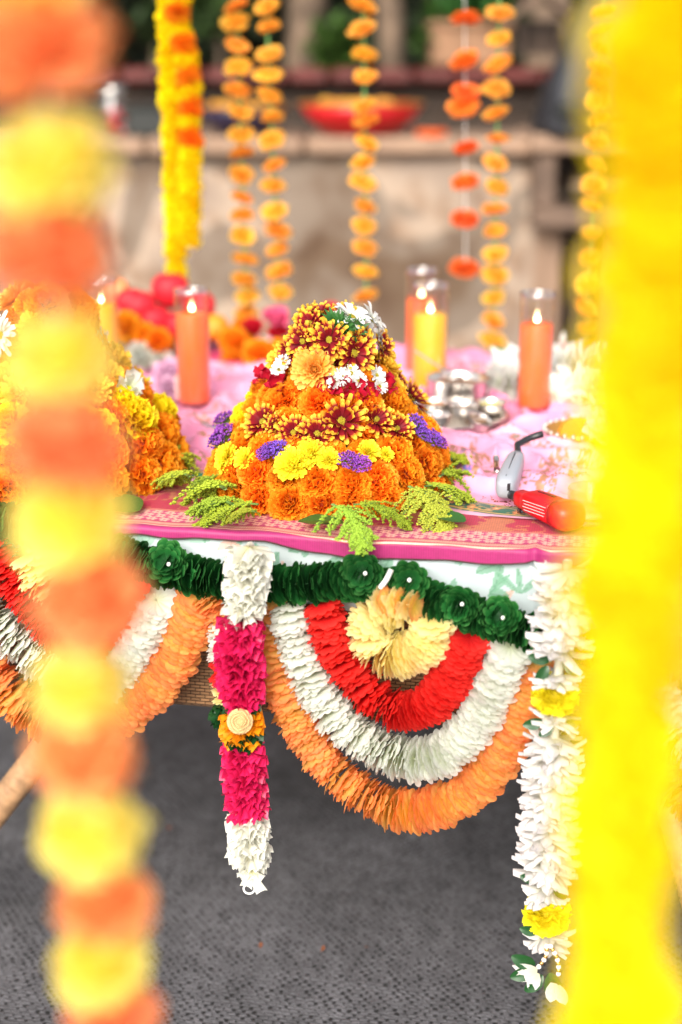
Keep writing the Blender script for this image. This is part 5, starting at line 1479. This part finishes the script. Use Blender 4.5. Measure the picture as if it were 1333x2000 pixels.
# white and yellow hanging garland on the right
OB = .080
gb = thing('blossom_garland', 'hanging garland of pointed white blossoms with yellow pompoms and pearls', 'garland', onE(1105, 1100, OB))
hanging(gb, [(1108, 1110), (1102, 1180), (1093, 1265)], OB, .039, .0095, SPK, 'white_blossom', jit=.25)
hanging(gb, [(1086, 1318), (1086, 1322)], OB, .030, .008, SPK, 'white_blossom')
p = onE(1084, 1358, OB); put('yellow_pompom', YPO[0], gb, frame(p, (.1, -.3, 1), .031, flat=.95))
hanging(gb, [(1084, 1396), (1083, 1402)], OB, .031, .006, SPK, 'white_blossom')
hanging(gb, [(1084, 1440), (1080, 1500), (1072, 1600), (1068, 1700)], OB, .038, .0088, SPK, 'white_blossom', jit=.25)
hanging(gb, [(1066, 1735), (1064, 1748)], OB, .030, .008, SPK, 'white_blossom')
p = onE(1068, 1785, OB); put('yellow_pompom', YPO[1], gb, frame(p, (-.1, -.3, 1), .033, flat=.95))
hanging(gb, [(1070, 1822), (1072, 1836)], OB, .032, .008, SPK, 'white_blossom')
for (px, py, dx, dz, L) in [(1075, 1288, -.9, .2, .028), (1100, 1296, .8, -.3, .03), (1070, 1300, -.5, -.8, .026), (1062, 1410, -1, -.1, .026), (1080, 1415, -.6, -.5, .022), (1100, 1412, .9, 0, .02), (1055, 1716, -1, .2, .026), (1085, 1722, .5, -.9, .028), (1050, 1820, -1, .3, .024), (1045, 1885, -1, .5, .034), (1045, 1892, -1, -.35, .034), (1075, 1900, .2, -1, .04), (1060, 1905, -.7, -.7, .032)]:
    p = onE(px, py, OB + .012); d = Vector((dx, -.3, dz)).normalized(); y = Vector((0, -1, .2)).cross(d).normalized(); z = d.cross(y)
    if z.y > 0: z = -z; y = z.cross(d)
    mx = Matrix(((d.x * L, y.x * L, z.x * L, p.x), (d.y * L, y.y * L, z.y * L, p.y), (d.z * L, y.z * L, z.z * L, p.z), (0, 0, 0, 1)))
    put('green_leaf', LEAFD, gb, mx)
g = G(); g.ball((0, 0, 0), .0034, 8, 10); PB = g.mesh('pearl_bead', M['pearl']); g = G(); g.ball((0, 0, 0), .0030, 8, 10); GBd = g.mesh('gold_bead', M['goldbead'])
for (x0, y0, x1, y1, n) in ((1068, 1848, 1052, 1888, 7), (1076, 1848, 1090, 1902, 9)):
    for i in range(n):
        f = i / (n - 1); p = onE(x0 + (x1 - x0) * f + 6 * math.sin(f * 3), y0 + (y1 - y0) * f, OB + .034)
        put('gold_bead' if i % 2 else 'pearl_bead', GBd if i % 2 else PB, gb, Matrix.Translation(p))
for (px, py, a) in ((1045, 1895, -.9), (1048, 1900, -.2), (1050, 1896, -1.6), (1082, 1920, -.1), (1088, 1925, .4)):
    p = onE(px, py, OB + .02); g = G(); add_petal(g, 0, 0, .034, .009, nl=5, nw=3, cup=.4, curl=-.2, shape='point')
    put('white_petal', g.mesh('white_petal', M['petal_blush']), gb, Matrix.Translation(p) @ Matrix.Rotation(RZ, 4, 'Z') @ Matrix.Rotation(PI / 2 - a, 4, 'Y') @ Matrix.Rotation(PI / 2, 4, 'X'))
g = G(); g.tube([onE(x, y, OB) for x, y in ((1108, 1095), (1093, 1290), (1084, 1420), (1070, 1700), (1066, 1850))], .006, 8); put('core_cord', g.mesh('core_cord', M['ribbon_white']), gb)

# white jasmine garland heaped at the back right of the table
random.seed(120)
SPW = [ribbon_ring_mesh('jasmine_ring', M['petal_white'], 14, True, seed=s + 40) for s in range(2)]
strand('jasmine_garland', 'thick white flower garland lying in a curve behind the right candle', [onZ(x, y, TT + .030) for x, y in ((985, 735), (1030, 722), (1090, 720), (1150, 722), (1215, 735), (1260, 765))], .047, .010, SPW, tilt=lambda f: .1, part='white_blossom')
strand('jasmine_garland', 'second turn of the white garland in front of the red tea light', [onZ(x, y, TT + .030) for x, y in ((1080, 770), (1130, 762), (1190, 765), (1250, 785))], .042, .010, SPW, tilt=lambda f: .1, part='white_blossom')
strand('jasmine_garland', 'loose end of the white garland left of the right candle', [onZ(x, y, TT + .028) for x, y in ((960, 742), (990, 752), (1040, 750), (1090, 752))], .036, .010, SPW, tilt=lambda f: .1, part='white_blossom')
p = onZ(1150, 712, TT + .03); t = thing('marigold_bloom', 'single orange marigold beside the red tea light', 'flower', p); put('bloom_head', MG[0], t, frame(p, (0, -.3, 1), .028))

# ------------------------------------------------------------------ marigold strings behind the table
SYB = 3.12
def string(label, xs, ys, mset, r=.0310, flat=.56, Y=SYB, jitter=4, thread='thread_g', name='marigold_string', top=1.75, part='marigold'):
    (xa, ya), (xb, yb) = xs
    fx = lambda y: xa + (xb - xa) * (y - ya) / (yb - ya)
    p_top = onY(fx(0), 0, Y)
    t = thing(name, label, 'flower string', (p_top.x, Y, top), 'flower strings hanging behind the table')
    pts = [Vector((p_top.x, Y, top))] + [onY(fx(y), y, Y) for y in np.linspace(0, max(ys), 12)]
    # flowers out of frame up to the knot
    z = p_top.z + .045
    while z < top - .02:
        put(part, random.choice(mset), t, frame(Vector((p_top.x + U(-.003, .003), Y, z)), (U(-.3, .3), U(-.3, .3), 1), r * U(.88, 1.08), flat=flat * U(.85, 1.2))); z += .048
    for y in ys:
        p = onY(fx(y) + U(-jitter, jitter), y, Y)
        put(part, random.choice(mset), t, frame(p, (U(-.5, .5), U(-.55, .1), 1), r * U(.86, 1.1), flat=flat * U(.75, 1.15)))
    g = G(); g.tube(pts, .0028 if thread == 'thread_g' else .0009, 5); put('thread', g.mesh('thread', M[thread]), t)
random.seed(130)
string('string of orange marigolds just right of the yellow pair', ((462, 0), (482, 610)), [10, 42, 88, 130, 176, 218, 262, 298, 340, 385, 420, 460, 505, 545, 578, 612], MGS)
string('string of orange marigolds hanging left of the blue and red bowls gap', ((520, 0), (546, 580)), [12, 50, 105, 145, 186, 228, 272, 322, 362, 412, 450, 487, 530, 570], MGS)
string('string of orange marigolds hanging before the red bowl', ((710, 0), (716, 580)), [10, 55, 106, 148, 205, 235, 278, 316, 355, 402, 440, 483, 530, 578], MGS)
string('string of widely spaced red orange marigolds on white thread', ((908, 0), (910, 530)), [36, 117, 178, 208, 288, 356, 428, 524], MGR, r=.034, thread='thread_w')
string('string of orange marigolds close beside the red orange one', ((976, 0), (964, 670)), [25, 75, 125, 172, 220, 270, 318, 365, 408, 450, 495, 537, 580, 625, 666], MGS)
string('string of orange marigolds nearest the black covered grill', ((1183, 0), (1148, 690)), [25, 62, 92, 135, 165, 195, 232, 275, 320, 360, 400, 455, 505, 553, 600, 640, 680], MGS)
ys = list(range(0, 545, 17))
string('dense yellow flower string reaching lowest of the yellow pair', ((328, 0), (345, 540)), ys, DEEPY, r=.026, flat=.75, jitter=2, Y=3.0)
t_ys = list(range(30, 470, 23))
# second of the pair: orange and yellow by turns
p_top = onY(352, 0, 2.98)
t = thing('marigold_string', 'flower string with orange and yellow heads by turns beside the yellow one', 'flower string', (p_top.x, 2.98, 1.75), 'flower strings hanging behind the table')
for i, y in enumerate(range(20, 475, 15)):
    x = 345 + (372 - 345) * min(1, y / 160); org = y < 310 and (i // 2) % 2 == 0
    put('marigold', random.choice(MG if org else DEEPY), t, frame(onY(x + U(-2, 2), y, 2.98), (U(-.3, .3), U(-.3, .3), 1), .026 * U(.92, 1.08), flat=.75))
z = p_top.z
while z < 1.74:
    put('marigold', random.choice(DEEPY), t, frame(Vector((p_top.x, 2.98, z)), (0, 0, 1), .026, flat=.75)); z += .03
g = G(); g.tube([Vector((p_top.x, 2.98, 1.75)), onY(345, 10, 2.98), onY(372, 160, 2.98), onY(374, 470, 2.98)], .002, 5); put('thread', g.mesh('thread', M['thread_g']), t)

# ------------------------------------------------------------------ near garlands close to the lens
def near(label, Y, items, r, top=1.62, thread='thread_w', flat=.92):
    p0 = onY(items[0][0], items[0][1], Y)
    t = thing('pompom_garland', label, 'garland', (p0.x, Y, top), 'pompom garlands nearest the viewer')
    pts = []
    for (px, py, set_, k) in items:
        p = onY(px, py, Y)
        pts.append(p)
        put('pompom', random.choice(set_), t, frame(p, (U(-.25, .25), U(-.25, .1), 1), r * k * U(.97, 1.03), flat=flat))
    pts = sorted(pts, key=lambda p: -p.z)
    g = G(); g.tube([Vector((pts[0].x, Y, top))] + pts, .0022, 6); put('thread', g.mesh('thread', M[thread]), t)
random.seed(140)
O, YL, D = NEARO, NEARY, DEEPY
near('garland of orange and yellow pompoms by turns hanging at the left', .80,
     [(60, -60, YL, 1.05), (85, 90, O, 1.22), (98, 330, YL, 1.18), (98, 505, O, 1.22), (118, 700, YL, 1.02), (125, 870, O, 1.10), (138, 1020, YL, 1.10), (178, 1175, O, 1.12), (160, 1345, YL, 1.0), (168, 1475, O, 1.06), (180, 1632, YL, 1.06), (206, 1762, O, .98), (196, 1885, YL, 1.0), (225, 1990, O, .95), (235, 2100, YL, .95)], .033)
items = []; y = -80
while y < 2150:
    x = 1318 - (1318 - 1192) * (y + 80) / 2080
    items.append((x + U(-22, 22), y, D, 1.0 + U(-.10, .14))); y += 88
near('thick all yellow pompom garland hanging at the right', .62, items, .0292)
items = []; y = -80
while y < 1290:
    x = 1395 - 60 * (y + 80) / 1400
    items.append((x + U(-12, 12), y, NEARY, 1.0 + U(-.06, .10))); y += 78
near('shorter paler yellow pompom garland at the far right edge', .70, items, .031)
